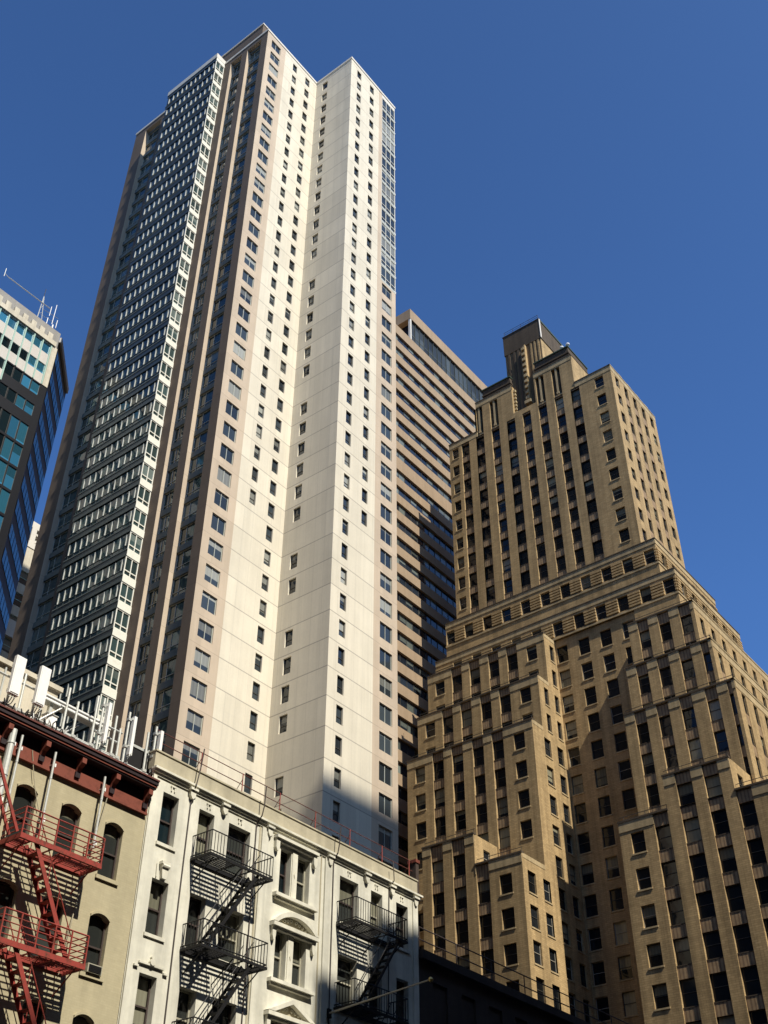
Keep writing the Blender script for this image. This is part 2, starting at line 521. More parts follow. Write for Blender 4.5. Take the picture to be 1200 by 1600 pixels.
# window builders: local x right, y inward, z up; outer face at y=0
def win_fn(gl, fr, rails=(0.5,), muls=(), fwid=0.06, fd=0.06, sill=None, sillmat=None, top_in=0.0, ac=None):
    def fn(mb, w, h, rn):
        mb.quad((0, fd, 0), (w, fd, 0), (w, fd, h), (0, fd, h), gl, rn)
        mb.box(0, 0, 0, fwid, fd - .004, h, fr); mb.box(w - fwid, 0, 0, w, fd - .004, h, fr)
        mb.box(fwid, 0, 0, w - fwid, fd - .004, fwid, fr); mb.box(fwid, 0, h - fwid, w - fwid, fd - .004, h, fr)
        for k in rails:
            mb.box(fwid, 0.003, h * k - fwid * .5, w - fwid, fd - .006, h * k + fwid * .5, fr)
        for k in muls:
            mb.box(w * k - fwid * .45, 0.006, fwid, w * k + fwid * .45, fd - .008, h - fwid, fr)
        if sill:
            mb.box(-sill[0], -sill[1], -sill[2], w + sill[0], 0.0, 0.0, sillmat)
    return fn

def thing(name, label, cat, loc, group=None):
    o = bpy.data.objects.new(name, None)
    o.empty_display_size = 1
    COL.objects.link(o)
    o.location = loc
    o['label'] = label; o['category'] = cat
    if group: o['group'] = group
    WLOC[o.name] = tuple(loc)
    return o
def tag(o, label, cat, group=None):
    o['label'] = label; o['category'] = cat
    if group: o['group'] = group
    return o

# ------------------------------------------------------------------ ground
def ground():
    mb = MB(); mb.box(-1500, -1500, -1.0, 2500, 2500, -0.12, M['asphalt']); g = mb.build('ground', kind='structure')
    mb = MB(); mb.box(-600, -1.2, -0.9, 1200, 25.2, 0.0, M['asphalt'], 'b'); mb.build('road', kind='structure')
    mb = MB()
    for y in (11.4, 12.0):
        mb.box(-600, y - .06, 0.002, 1200, y + .06, 0.006, M['paint'], 'b')
    mb.build('road_marking', kind='structure')
    mb = MB(); mb.box(-600, 25.2, -0.9, 1200, 29.9, 0.14, M['pave'], 'b'); mb.build('pavement', kind='structure')
    mb = MB(); mb.box(-600, -5.9, -0.9, 1200, -1.2, 0.14, M['pave'], 'b'); mb.build('pavement', kind='structure')
ground()

# ------------------------------------------------------------------ cream apartment tower
def apartment_tower():
    t = thing('apartment_tower', 'very tall cream and pink concrete apartment tower with dark glazed left side', 'tower', (64.5, 75, 0))
    ZB, ZT = 0.0, 155.2
    yA, yC, xB, xD, xR = 63.4, 56.8, 64.65, 54.2, 74.75
    FA, FC, FB, FD = Fr('x', yA), Fr('x', yC), Fr('y', xB), Fr('y', xD)
    W_ = Repeats('window')
    heads = [53.75 + FL * i for i in range(-8, 35)]
    two = win_fn(M['towerglass'], M['baymetal'], (), (0.5,), 0.07, 0.05)
    one = win_fn(M['towerglass'], M['bronze'], (0.42,), (), 0.05, 0.05)
    mb = MB()
    # pink strip of the left section, cream field
    opA = [(55.1, 56.92, h - 1.82, h) for h in heads]
    wall(mb, FA, xD, 57.9, ZB, ZT, M['pink'], opA, 0.16)
    for o in opA: W_.add(FA, o[0], o[2], 0.16 - .05, o[1] - o[0], o[3] - o[2], 'two', two)
    opA2 = [(62.25, 63.15, h - 1.74, h) for h in heads] + [(59.58, 60.42, h - 1.74, h) for h in heads if h > 73]
    wall(mb, FA, 57.9, xB, ZB, ZT, M['cream'], opA2, 0.2)
    for o in opA2: W_.add(FA, o[0], o[2], 0.2 - .05, o[1] - o[0], o[3] - o[2], 'one', one)
    gaps = {14, 21, 28, 31, 36}
    opB = [(61.25, 62.2, h - 1.74, h) for i, h in enumerate(heads[::-1]) if i not in gaps]
    wall(mb, FB, yC, yA, ZB, ZT, M['cream'], opB, 0.2)
    for o in opB: W_.add(FB, o[0], o[2], 0.2 - .05, o[1] - o[0], o[3] - o[2], 'one', one)
    opC = [(66.0, 66.9, h - 1.74, h) for h in heads] + [(68.9, 69.8, h - 1.74, h) for h in heads if h > 73]
    wall(mb, FC, xB, 71.0, ZB, ZT, M['cream'], opC, 0.2)
    for o in opC: W_.add(FC, o[0], o[2], 0.2 - .05, o[1] - o[0], o[3] - o[2], 'one', one)
    ZG = 53.75 + FL * 20 + .35
    opC2 = [(72.0, 73.92, h - 1.82, h) for h in heads if h < ZG]
    wall(mb, FC, 71.0, xR, ZB, ZG, M['pink'], opC2, 0.16)
    for o in opC2: W_.add(FC, o[0], o[2], 0.16 - .05, o[1] - o[0], o[3] - o[2], 'two', two)
    wall(mb, FC, 71.0, 71.75, ZG, ZT, M['pink'])
    # corner glazing of the top floors
    z = ZG
    corner = win_fn(M['towerglass'], M['baywhite'], (0.3,), (0.34, 0.67), 0.09, 0.06)
    k = 0
    while z < ZT - 2:
        z1 = min(z + FL, ZT - .5)
        FC.quad(mb, 71.75, xR, z, z + .35, 0.0, M['baymetal'])
        W_.add(FC, 71.75, z + .35, 0.02, xR - 71.75, z1 - z - .35, 'corner', corner)
        mb.box(xR, yC, z + .1, xR + .1, yC + 3, z + .5, M['baywhite'])
        z = z1
    FC.quad(mb, 71.75, xR, z, ZT, 0, M['coping'])
    # right and rear sides, roof
    mb.quad((xR, yC, ZB), (xR, 88, ZB), (xR, 88, ZT), (xR, yC, ZT), M['cream'])
    mb.quad((xR, 90.5, ZB), (xD, 90.5, ZB), (xD, 90.5, ZT), (xR, 90.5, ZT), M['brownshade'])
    mb.quad((xR, 88, ZB), (xR, 90.5, ZB), (xR, 90.5, ZT), (xR, 88, ZT), M['cream'])
    mb.poly(((xD, yA, ZT - .6), (xB, yA, ZT - .6), (xB, 90.5, ZT - .6), (xD, 90.5, ZT - .6)), M['roof'])
    mb.poly(((xB, yC, ZT - .6), (xR, yC, ZT - .6), (xR, 90.5, ZT - .6), (xB, 90.5, ZT - .6)), M['roof'])
    # left side: piers and recesses
    rec = [(64.62, 67.3), (68.4, 70.55), (84.9, 88.2)]
    D = 0.75
    ZR = ZT - 1.0
    opD = [(a, b, ZB, ZR, D) for a, b in rec] + [(82.05, 83.6, ZB, ZR, D)]
    wall(mb, FD, yA, 90.5, ZB, ZT, M['brownshade'], opD, D, M['pink'])  # faces take the shade-darkened copy, reveals the plain pink
    FD.quad(mb, 82.05, 83.6, ZB, ZR, D, M['bayglass'])
    unit = win_fn(M['bayglass'], M['baymetal'], (0.27,), (0.3, 0.72), 0.06, 0.06)
    for a, b in rec:
        for h in heads:
            fl = h + 0.42            # beam top
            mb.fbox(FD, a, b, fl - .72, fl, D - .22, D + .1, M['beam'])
            W_.add(FD, a, fl - FL, D - .06, b - a, FL - .72, 'unit', unit)
        FD.quad(mb, a, b, heads[-1] + .42, ZR, D - .1, M['beam'])
        FD.quad(mb, a, b, ZB, heads[0] - FL + .42, D - .05, M['beam'])
    mb.build('wall', t)
    # projecting glazed bay
    xb0, yb0, yb1, zb1 = 52.6, 71.9, 82.0, 156.1
    FE, FS = Fr('y', xb0), Fr('x', yb0)
    mb = MB()
    def strip(mb_, w, h, rn):
        n = 11
        for i in range(n):
            mb_.quad((w * i / n, .1, 0), (w * (i + 1) / n, .1, 0), (w * (i + 1) / n, .1, h), (w * i / n, .1, h), M['bayglass'], (rn * 7.3 + i * .377) % 1)
            x = w * (i + .5) / n
            mb_.box(x - .055, .01, h * .27, x + .055, .09, h - .25, M['baymullion'])
            mb_.box(x - .03, .06, .03, x + .03, .09, h * .27, M['bayspandrel'])
        mb_.box(0, .05, h * .27 - .03, w, .092, h * .27 + .03, M['beam'])
    side = win_fn(M['bayglass'], M['baywhite'], (0.27,), (0.5,), 0.11, 0.08)
    z = zb1 - 1.0
    while z > 3:
        zs = z - .78                 # spandrel z..zs
        FE.quad(mb, yb0, yb1, zs, z, 0, M['bayspandrel'])
        mb.fbox(FE, yb0, yb1, z - .10, z + .03, -.05, .1, M['beam'])
        W_.add(FE, yb0 + .1, z - FL + .03, 0.02, yb1 - yb0 - .1, FL - .81, 'strip', strip)
        mb.fbox(FS, xb0, xD, zs - .02, z, -.04, .1, M['baywhite'])
        W_.add(FS, xb0 + .02, z - FL, 0.02, xD - xb0 - .02, FL - .80, 'side', side)
        z -= FL
    mb.box(xb0 - .06, yb0 - .06, zb1 - 1.0, xD + 3, yb1, zb1, M['coping'])
    mb.box(xb0 + .16, yb0 + .16, 0, xD - .02, yb1, zb1 - 1.0, M['nearblack'], 'b')
    mb.build('glazed_bay', t)
    W_.build(t)
    # copings and bulkhead
    def cop(x0, y0, x1, y1, z=ZT):
        mb = MB()
        mb.box(x0, y0, z - .02, x1, y1, z + .42, M['coping'])
        mb.build('coping', t)
    cop(xD - .08, yA - .08, xB - .09, yA + .3); cop(xB - .08, yC - .08, xB + .3, yA + .3); cop(xB + .31, yC - .08, xR + .08, yC + .3)
    cop(xD - .08, yA + .31, xD + .3, yb0 - .08); cop(xD - .08, yb1 + .01, xD + .3, 90.6); cop(xR - .3, yC + .31, xR + .08, 90.6)
    mb = MB()
    mb.box(55.6, 66.3, ZT - .6, 73, 82, 162.3, M['brownshade'])
    mb.box(55.5, 66.2, 162.3, 73.1, 82.1, 162.6, M['coping'])
    mb.build('roof_bulkhead', t)
apartment_tower()

# ------------------------------------------------------------------ tan strip-window office tower
def office_tower():
    t = thing('office_tower', 'tan office tower with continuous window strips behind the stepped brick tower', 'tower', (121, 104, 0))
    F = Fr('x', 84.0)
    X0, X1 = 92.0, 147.0
    wn = Repeats('window_strip')
    mb = MB()
    def strip(mb_, w, h, rn):
        n = int(w / 1.55)
        for i in range(n):
            a, b = w * i / n, w * (i + 1) / n
            mb_.quad((a, .06, 0), (b, .06, 0), (b, .06, h), (a, .06, h), M['stripglass'], (rn * 5.3 + i * .6180339) % 1)
            mb_.box(a - .04, 0, 0, a + .04, .056, h, M['bronze'])
    tops = [156.07 - 3.515 * i for i in range(9)] + [123.58 - 3.46 * i for i in range(34)]
    ops = []
    for h in tops:
        if h - 1.8 < 5: break
        ops.append((X0 + .5, X1 - .5, h - 1.78, h))
    wall(mb, F, X0, X1, 0, 158.3, M['tan'], ops, 0.35)
    for o in ops: wn.add(F, o[0], o[2], 0.35 - .06, o[1] - o[0], o[3] - o[2], 'strip', strip)
    mb.box(X0, 84.02, 0, X1, 120, 158.28, M['tan'], 'bs')
    mb.build('wall', t)
    wn.build(t)
    mb = MB()
    px0 = 115.0
    mb.box(px0 - .0, 83.98, 163.9, X1 + .02, 118, 166.5, M['tan'])
    FP = Fr('x', 84.35)
    n = 22
    for i in range(n):
        a, b = px0 + .45 + (X1 - px0 - .5) * i / n, px0 + .45 + (X1 - px0 - .5) * (i + 1) / n
        FP.quad(mb, a, b, 158.3, 163.9, 0, M['mech'], random.random())
        mb.box(a - .05, 84.22, 158.3, a + .05, 84.34, 163.9, M['bayspandrel'])
        mb.box(a + .07, 84.30, 160.1, b - .07, 84.345, 160.2, M['beam'])
    mb.box(px0 + .1, 84.02, 158.3, px0 + .42, 84.5, 163.9, M['coping'])
    mb.box(px0 + 1.2, 84.6, 158.3, X1, 117, 163.9, M['nearblack'])
    mb.build('mechanical_penthouse', t)
office_tower()

# ------------------------------------------------------------------ art deco stepped brick tower
def brick_tower():
    t = thing('brick_tower', 'stepped art deco tower of buff brick with setbacks and a dark rooftop tank house', 'tower', (120, 55, 0))
    FH = 3.65
    W_ = Repeats('window'); S_ = Repeats('spandrel')
    sash = win_fn(M['decoglass'], M['bronze'], (0.52,), (), 0.055, 0.06)
    sashp = win_fn(M['decoglass'], M['palewood'], (0.52,), (), 0.055, 0.06)
    def spand(mb_, w, h, rn):
        mb_.box(0, 0, 0, w, .12, h, M['spandrel'], 'n')
        mb_.box(0, -.03, h - .1, w, -.002, h - .003, M['darkbrick'], 'n')
    mb = MB()
    B, C = M['brick'], M['brickcap']
    HW = 2.12
    def punched(F, cols, heads, h=HW, d=0.3):
        out = []
        for a, b in cols:
            for hd in heads:
                out.append((a, b, hd - h, hd, d))
                W_.add(F, a, hd - h, d - .06, b - a, h, 's' + ('p' if random.random() < .3 else 'b'), sashp if random.random() < .35 else sash)
        return out
    def sills(F, ops):
        for a, b, c, e, d in ops:
            mb.fbox(F, a - .08, b + .08, c - .16, c - .003, -.07, .05, C)
    def bay(F, a, b, z0, z1, heads, d=0.42, ds=0.13, h=2.4, capsp=True):
        """vertical bay recess: windows stacked with ribbed spandrels"""
        hs = sorted([x for x in heads if z0 - .5 < x - h and x < z1 + .01])
        # back plane pieces
        prev = z0
        for hd in hs:
            if hd - h > prev + .05:
                S_.add(F, a + .004, prev, ds, b - a - .008, hd - h - prev, 'sp', spand)
            W_.add(F, a, hd - h, d - .06, b - a, h, 'sb', sash)
            prev = hd
        if z1 > prev + .05:
            S_.add(F, a + .004, prev, ds, b - a - .008, z1 - prev - .004, 'sp', spand)
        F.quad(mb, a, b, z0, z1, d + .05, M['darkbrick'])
        return (a, b, z0, z1, d + .05)
    def cap(F, u0, u1, z, d=0.0):
        mb.fbox(F, u0 - .05, u1 + .05, z - .03, z + .16, -.1, .35, M['darkbrick'])
    # ---- main shaft front x=115
    X = 115.0
    F = Fr('y', X)
    HT = [126.06 - FH * i for i in range(0, 12)]
    ztop = 127.35
    zb = 92.7
    bays = [(52.35, 53.85), (55.25, 56.75), (58.15, 59.65), (61.05, 62.55), (63.95, 65.45), (66.9, 68.4), (69.8, 71.3), (72.6, 74.0)]
    bays = [(a, a + 1.5) for a in (52.3, 55.2, 58.13, 61.03, 63.9, 66.85, 69.78, 72.65)]
    tops = [126.35] * 8
    ops = []
    for (a, b), zt in zip(bays, tops):
        ops.append(bay(F, a, b, zb, zt, [h for h in HT if h < zt + .2]))
    pw = punched(F, [(48.25, 49.7), (73.0 + 1.25, 75.7)] if False else [(48.25, 49.7), (74.75, 75.95)], HT[:9], HW)
    sills(F, pw)
    # bay 8 sits next to the left end window
    ops += pw
    # tall dark slots of the crown, each with a slender fin down the middle
    for k in (1, 2, 5, 6):
        a, b = bays[k]
        ops.append((a, b, 126.36, 132.4, .6))
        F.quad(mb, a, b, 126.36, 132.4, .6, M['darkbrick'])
        mb.fbox(F, a + .60, b - .60, 127.3, 132.39, .08, .59, C)
        mb.fbox(F, a + .52, b - .52, 126.9, 127.3, .02, .59, C)
        mb.fbox(F, a + .01, b - .01, 126.37, 126.8, .12, .59, C)
    def prof(u0, u1, z1):
        wall(mb, F, u0, u1, zb, z1, B, ops, .42)
    prof(46.85, 53.0, ztop); prof(53.0, 59.9, 133.64); prof(59.9, 64.05, ztop); prof(64.05, 71.0, 133.64); prof(71.0, 76.55, ztop)
    # stone-toned top courses
    for u0, u1, z in ((46.85, 53.0, ztop), (53.0, 59.9, 133.64), (64.05, 71.0, 133.64), (71.0, 76.55, ztop)):
        mb.fbox(F, u0, u1, z - 1.0, z, -.04, .2, C)
        cap(F, u0, u1, z)
    # crown body, attics, notch
    mb.box(X + .3, 53.0, ztop - .5, 121.4, 59.9, 133.6, B, 'bw'); mb.box(X + .3, 64.05, ztop - .5, 121.4, 71.0, 133.6, B, 'bw')
    mb.box(X, 53.0, ztop, X + .3, 53.001, 133.6, B); mb.box(X, 59.9, ztop, X + .3, 59.899, 133.6, B)
    mb.box(X, 64.05, ztop, X + .3, 64.051, 133.6, B); mb.box(X, 71.0, ztop, X + .3, 70.999, 133.6, B)
    for a, b in ((53.4, 59.6), (64.3, 69.6)):
        mb.box(X + .25, a, 133.6, 121.4, b, 135.9, M['darkbrick'])
        mb.box(X + .1, a - .12, 134.5, 121.5, b + .12, 134.75, M['darkbrick'])
        mb.box(X + .1, a - .12, 135.9, 121.5, b + .12, 136.1, M['copper'])
    # shaft body behind, roofs
    XE = 129.5
    mb.box(X + .5, 46.87, zb, XE, 76.5, ztop - .3, M['roof'], 'bws')
    wall_r = Fr('x', 46.85)
    cols = [(116.2 + 2.78 * i, 117.42 + 2.78 * i) for i in range(5)]
    o2 = []
    for i, (a, b) in enumerate(cols):
        if i in (1, 2, 3):
            o2.append(bay(wall_r, a, b, zb, 126.06, HT[:10], .24, .06, HW))
        else:
            o2 += punched(wall_r, [(a, b)], HT[:9], HW, .22)
    wall(mb, wall_r, X, XE, zb, ztop, B, o2, .2)
    mb.fbox(wall_r, X + .01, XE, ztop - 1.0, ztop - .002, -.03, .2, C)
    mb.fbox(wall_r, X - .1, XE + .05, ztop - .03, ztop + .12, -.08, .3, C)
    for i in range(1, 5):
        u = 115 + 2.78 * i + .42
        mb.fbox(wall_r, u - .55, u + .55, ztop + .12, ztop + .32, -.05, .3, C)
    mb.quad((XE, 46.85, 0), (XE, 76.55, 0), (XE, 76.55, ztop), (XE, 46.85, ztop), B)
    mb.quad((XE, 76.55, 0), (X, 76.55, 0), (X, 76.55, ztop), (XE, 76.55, ztop), B)
    # ---- bands
    def stripes(F, u0, u1, ops_, z0, z1):
        us = sorted([(o[0], o[1]) for o in ops_ if o[2] < z1 and o[3] > z0])
        cur = u0
        segs = []
        for a, b in us:
            if a > cur + .1: segs.append((cur, a))
            cur = b
        if cur < u1 - .1: segs.append((cur, u1))
        n = 5
        for a, b in segs:
            for i in range(n):
                zz = z0 + (z1 - z0) * i / n
                mb.fbox(F, a + .003, b - .003, zz + .06, zz + (z1 - z0) / n - .1, -.15, .05, B)
    def band(x, y0, y1, xe, z0, z1, hd, h, cu, cs, zs=None, slotted=True):
        zs = z0 if zs is None else zs
        f1, f2 = Fr('y', x), Fr('x', y0)
        o_ = punched(f1, [(c - .75, c + .75) for c in cu], [hd], h)
        slots = [(c - .7, c + .7, z0 + .9, z0 + 1.16, .3) for c in cu[::1]] if slotted else []
        for s_ in slots: f1.quad(mb, s_[0], s_[1], s_[2], s_[3], .3, M['black'])
        wall(mb, f1, y0, y1, z0, z1, B, o_ + slots, .3)
        stripes(f1, y0, y1, o_, hd - h, hd)
        o2_ = punched(f2, [(c - .7, c + .7) for c in cs], [hd], h)
        wall(mb, f2, x, xe, zs, z1, B, o2_, .3)
        if zs < z0: wall(mb, f1, y0, 48.5, zs, z0, B)
        stripes(f2, x, xe, o2_, hd - h, hd)
        for f, a, b in ((f1, y0, y1), (f2, x, xe)):
            mb.fbox(f, a - .03, b + .03, z1 - .75, z1 - .003, -.06, .1, C)
            mb.fbox(f, a - .08, b + .08, z1 - .0, z1 + .14, -.12, .4, M['darkbrick'])
            mb.fbox(f, a - .03, b + .03, hd - h - .45, hd - h - .2, -.1, .1, C)
        mb.quad((x, y0, z1 - .01), (xe, y0, z1 - .01), (xe, y1, z1 - .01), (x, y1, z1 - .01), M['roof'])
        mb.quad((xe, y0, z0), (xe, y1, z0), (xe, y1, z1), (xe, y0, z1), B)
        mb.quad((xe, y1, z0), (x, y1, z0), (x, y1, z1), (xe, y1, z1), B)
    c0 = 61.4
    band(114.2, 44.62, 78.0, 132.2, 86.0, 92.65, 91.3, 2.15, [c0 + 3.15 * i for i in range(-5, 6)], [116.0 + 3.0 * i for i in range(6)])
    band(113.0, 42.34, 79.07, 132.3, 82.36, 86.1, 85.0, 2.15, [59.35 + 3.2 * i for i in range(-5, 6) if True], [114.8 + 3.0 * i for i in range(6)], 78.0, False)
    # ---- court wall
    XC = 113.2
    f = Fr('y', XC)
    hc = [81.3 - 3.63 * i for i in range(0, 20)]
    yL, yR = 60.2, 48.5
    oc = punched(f, [(58.45, 59.98), (55.25, 56.8), (52.1, 53.65), (48.9, 50.48)], [h for h in hc if h > 12], 2.4, .25)
    sills(f, oc)
    wall(mb, f, yR, yL, 0, 82.35, B, oc, .25)
    # ---- left wing, stepped in x
    def wing_front(x, y0, y1, z0, z1, bays_, ends, heads, pad=0.0, capit=True):
        f = Fr('y', x)
        o_ = []
        for a, b in bays_:
            zt = z1 - .05
            o_.append(bay(f, a, b, z0, zt, [h for h in heads if h < z1 - .8]))
        pe = punched(f, ends, [h for h in heads if z0 + .2 < h - HW and h < z1 - .5], HW)
        sills(f, pe)
        wall(mb, f, y0, y1, z0, z1, B, o_ + pe, .42)
        segs, cur = [], y0
        for a, b in sorted(bays_):
            segs.append((cur, a)); cur = b
        segs.append((cur, y1))
        for a, b in segs:
            if b - a > .1:
                mb.fbox(f, a + .003, b - .003, z1 - 1.05, z1 - .003, -.05, .1, C)
        cap(f, y0, y1, z1)
        # thin pipe rail on the setback
        for k in range(int((y1 - y0) / 2.4) + 1):
            yy = y0 + .2 + k * 2.4
            if yy < y1: mb.tube((x + .35, yy, z1 + .1), (x + .35, yy, z1 + .75), .03, M['bronze'], 5)
        mb.tube((x + .35, y0 + .05, z1 + .72), (x + .35, y1 - .05, z1 + .72), .035, M['bronze'], 5)
        return o_
    hl = [81.05 - 3.64 * i for i in range(0, 22)]
    LB = [(73.1, 74.75), (70.2, 71.85), (67.2, 68.8), (64.35, 65.95)]
    LE = [(75.95, 77.45), (61.4, 62.9)]
    wing_front(110.4, yL, 78.7, 74.9, 82.3, LB, LE, hl)
    wing_front(107.9, yL, 78.7, 67.7, 74.9, LB, LE, hl)
    wing_front(105.5, yL, 78.7, 49.8, 67.7, LB, LE, hl)
    wing_front(105.5, 73.2, 78.7, 0, 49.8 - .2, [], [(75.95, 77.45)], hl)
    # front piece A (one storey higher) and B
    wing_front(100.8, 66.15, 73.2, 0, 53.4, [(70.35, 72.0), (67.4, 69.1)], [], [x - .35 for x in hl])
    wing_front(100.8, yL, 66.15, 0, 49.8, [(64.4, 66.05)], [(61.6, 63.15)], [x - .35 for x in hl])
    mb.box(100.8, 73.2, 0, 105.5, 73.201, 53.4, B)
    fa = Fr('x', 66.15)
    oa = punched(fa, [(102.6, 103.9)], [52.2], 1.9, .2)
    wall(mb, fa, 100.8, 105.5, 49.8, 53.4, B, oa, .2)
    for x0, x1, z in ((110.4, 113.3, 82.3), (107.9, 110.4, 74.9), (105.5, 107.9, 67.7)):
        mb.quad((x0, yL, z - .01), (x1, yL, z - .01), (x1, 78.7, z - .01), (x0, 78.7, z - .01), M['roof'])
    mb.quad((100.8, yL, 49.79), (105.5, yL, 49.79), (105.5, 66.15, 49.79), (100.8, 66.15, 49.79), M['roof'])
    mb.quad((100.8, 66.15, 53.39), (105.5, 66.15, 53.39), (105.5, 73.2, 53.39), (100.8, 73.2, 53.39), M['roof'])
    fs = Fr('x', yL)
    o_ = punched(fs, [(111.65, 112.65)], [81.1, 77.45], 2.3, .25) + punched(fs, [(111.65, 112.65), (109.15, 110.15)], [73.75, 70.12], 2.4, .25)
    low = [66.4 - 3.64 * i for i in range(0, 18)]
    o_ += punched(fs, [(111.0, 112.4), (108.0, 109.5)], [h for h in low if h > 6], 2.35, .25)
    o_ += punched(fs, [(104.85, 106.3), (101.75, 103.35)], [h for h in low if 6 < h < 49], 2.35, .25)
    sills(fs, o_)
    for x0, x1, z in ((110.4, XC, 82.3), (107.9, 110.4, 74.9), (105.5, 107.9, 67.7), (100.8, 105.5, 49.8)):
        wall(mb, fs, x0, x1, 0, z, B, o_, .25)
        mb.fbox(fs, x0 + .06, x1, z - .5, z - .004, -.03, .1, C)
    for x0, x1, z in ((110.4, 132, 82.3), (107.9, 110.4, 74.9), (105.5, 107.9, 67.7)):
        mb.quad((x1, 78.7, 0), (x0, 78.7, 0), (x0, 78.7, z - .02), (x1, 78.7, z - .02), B)
    # ---- right wing
    RB1 = [(45.85, 47.25), (43.1, 44.55), (40.35, 41.8)]
    RB2 = [(45.85, 47.25), (43.1, 44.55), (40.35, 41.8)]
    RB3 = [(45.85, 47.25), (43.15, 44.55), (40.35, 41.8), (37.45, 38.8)]
    hr = [77.25 - 3.64 * i for i in range(0, 22)]
    wing_front(110.4, 39.9, yR, 71.4, 78.75, RB1, [], hr)
    wing_front(108.0, 37.8, yR, 64.2, 71.4, RB2 + [(38.2, 39.1)], [], hr)
    wing_front(105.6, 35.4, yR, 49.7, 64.2, RB3 + [(35.75, 36.25)], [], hr)
    hr4 = [x for x in hr]
    wing_front(100.5, 35.9, 43.0, 0, 53.2, [(40.0, 41.7), (37.15, 38.75)], [], [48.35 + 3.62 - 3.64 * i for i in range(0, 15)])
    wing_front(100.5, 43.0, yR, 0, 49.7, [(43.05, 44.65)], [(45.85, 47.3)], [48.35 - 3.64 * i for i in range(0, 14)])
    wing_front(100.5, 30.2, 35.9, 0, 49.7, [(34.3, 35.85)], [(31.4, 32.9)], [48.35 - 3.64 * i for i in range(0, 14)])
    fr_ = Fr('x', 35.9)
    ob = punched(fr_, [(102.0, 103.3)], [52.1], 1.9, .2)
    wall(mb, fr_, 100.5, 105.6, 49.7, 53.2, B, ob, .2)
    # street side (facing the street, sunlit)
    for y0, x0, z0, z1, heads in ((39.9, 110.4, 71.4, 78.75, [77.2, 73.56]), (37.8, 108.0, 64.2, 71.4, [70.3, 66.66]), (35.4, 105.6, 49.7, 64.2, [63.15, 59.5, 55.9])):
        fz = Fr('x', y0)
        oz = []
        for i in range(8):
            a = x0 + 1.35 + 3.0 * i
            zt = heads[0]
            oz.append(bay(fz, a, a + 1.05, z0, zt, heads, .24, .06, 2.2))
        wall(mb, fz, x0, 136.0, z0, z1, B, oz, .24)
        mb.fbox(fz, x0 + .08, 136, z1 - .9, z1 - .003, -.04, .1, C)
        mb.fbox(fz, x0 - .1, 136, z1 - .03, z1 + .16, -.1, .35, C)
        mb.tube((x0 + .2, y0 + .2, z1 + .72), (x0 + 14, y0 + .2, z1 + .72), .035, M['bronze'], 5)
        mb.quad((136, y0, 0), (136, y0 + 12, 0), (136, y0 + 12, z1), (136, y0, z1), B)
        mb.quad((x0, y0, z1 - .01), (136, y0, z1 - .01), (136, yR, z1 - .01), (x0, yR, z1 - .01), M['roof'])
    mb.quad((100.5, 30.2, 49.69), (136, 30.2, 49.69), (136, yR, 49.69), (100.5, yR, 49.69), M['roof'])
    mb.quad((100.5, 35.9, 53.19), (105.6, 35.9, 53.19), (105.6, 43, 53.19), (100.5, 43, 53.19), M['roof'])
    mb.quad((100.5, 30.2, 0), (136, 30.2, 0), (136, 30.2, 49.7), (100.5, 30.2, 49.7), B)
    # right wing's court side
    for x0, x1, z in ((110.4, XC, 78.75), (108.0, 110.4, 71.4), (105.6, 108.0, 64.2), (100.5, 105.6, 49.7)):
        mb.quad((x1, yR, 0), (x0, yR, 0), (x0, yR, z), (x1, yR, z), B)
    mb.quad((100.5, 43, 49.7), (105.6, 43, 49.7), (105.6, 43, 53.2), (100.5, 43, 53.2), B)
    mb.build('wall', t)
    W_.build(t); S_.build(t)
    # ---- tank house on the roof
    mb = MB()
    P0, P1, PX, PE = 58.27, 65.13, 116.0, 126.5
    mb.box(PX, P0, ztop - 6, PE, P1, 141.9, M['shadebrick'], 'bs')
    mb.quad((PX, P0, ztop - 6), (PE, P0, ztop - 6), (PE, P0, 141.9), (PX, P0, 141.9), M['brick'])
    mb.box(PX - .6, 61.05, 128.8, PX - .01, 61.2, 141.7, M['brick'])
    for i in range(10):          # stepped ornament beside the fin
        zz = 129.4 + i * 1.25
        mb.box(PX - .65, 61.201, zz, PX - .01, 61.75, zz + .55, M['brickcap'])
        mb.box(PX - .5, 61.201, zz + .55, PX - .01, 61.5, zz + .9, M['brickcap'])
    mb.box(PX - 1.0, 60.75, 128.2, PX - .01, 61.9, 128.8, M['brickcap'])
    for a in (58.6, 59.3, 60.0):
        mb.box(PX - .12, a, 127.2, PX - .011, a + .3, 141.8, M['brick'])
    for a in (62.4, 63.2, 64.2):
        mb.box(PX - .14, a, 127.2, PX - .011, a + .35, 141.8, M['darkbrick'])  # ribs left of the fin darkened, its shadow put into the colour
    for i in range(7):           # scalloped edge of the left crown block
        mb.box(X + .45, 64.0 - .35, 127.6 + i * .8, X + .95, 64.04, 128.05 + i * .8, M['brickcap'])
    mb.build('ornament_shaft', t)
    mb = MB()
    mb.box(PX - .12, P0 - .12, 141.9, PE, P1 + .12, 146.4, M['darkbrick'])
    mb.box(PX - .18, P0 - .2, 142.0, PX + .16, P0 - .125, 146.4, M['coping'])
    mb.box(PX - .2, P0 - .2, 146.4, PE, P1 + .2, 146.55, M['bronze'])
    mb.box(PX + .3, P0 - .22, 146.1, PE + .05, P0 - .125, 146.39, M['copper'])
    for k in range(5):
        yy = P0 + .1 + k * 1.65
        mb.tube((PX, yy, 146.55), (PX, yy, 147.6), .035, M['bronze'], 5)
    mb.tube((PX, P0 + .05, 147.55), (PX, P1 - .1, 147.55), .035, M['bronze'], 5)
    mb.tube((PX, P0 + .05, 147.1), (PX, P1 - .1, 147.1), .03, M['bronze'], 5)
    mb.build('tank_house', t)
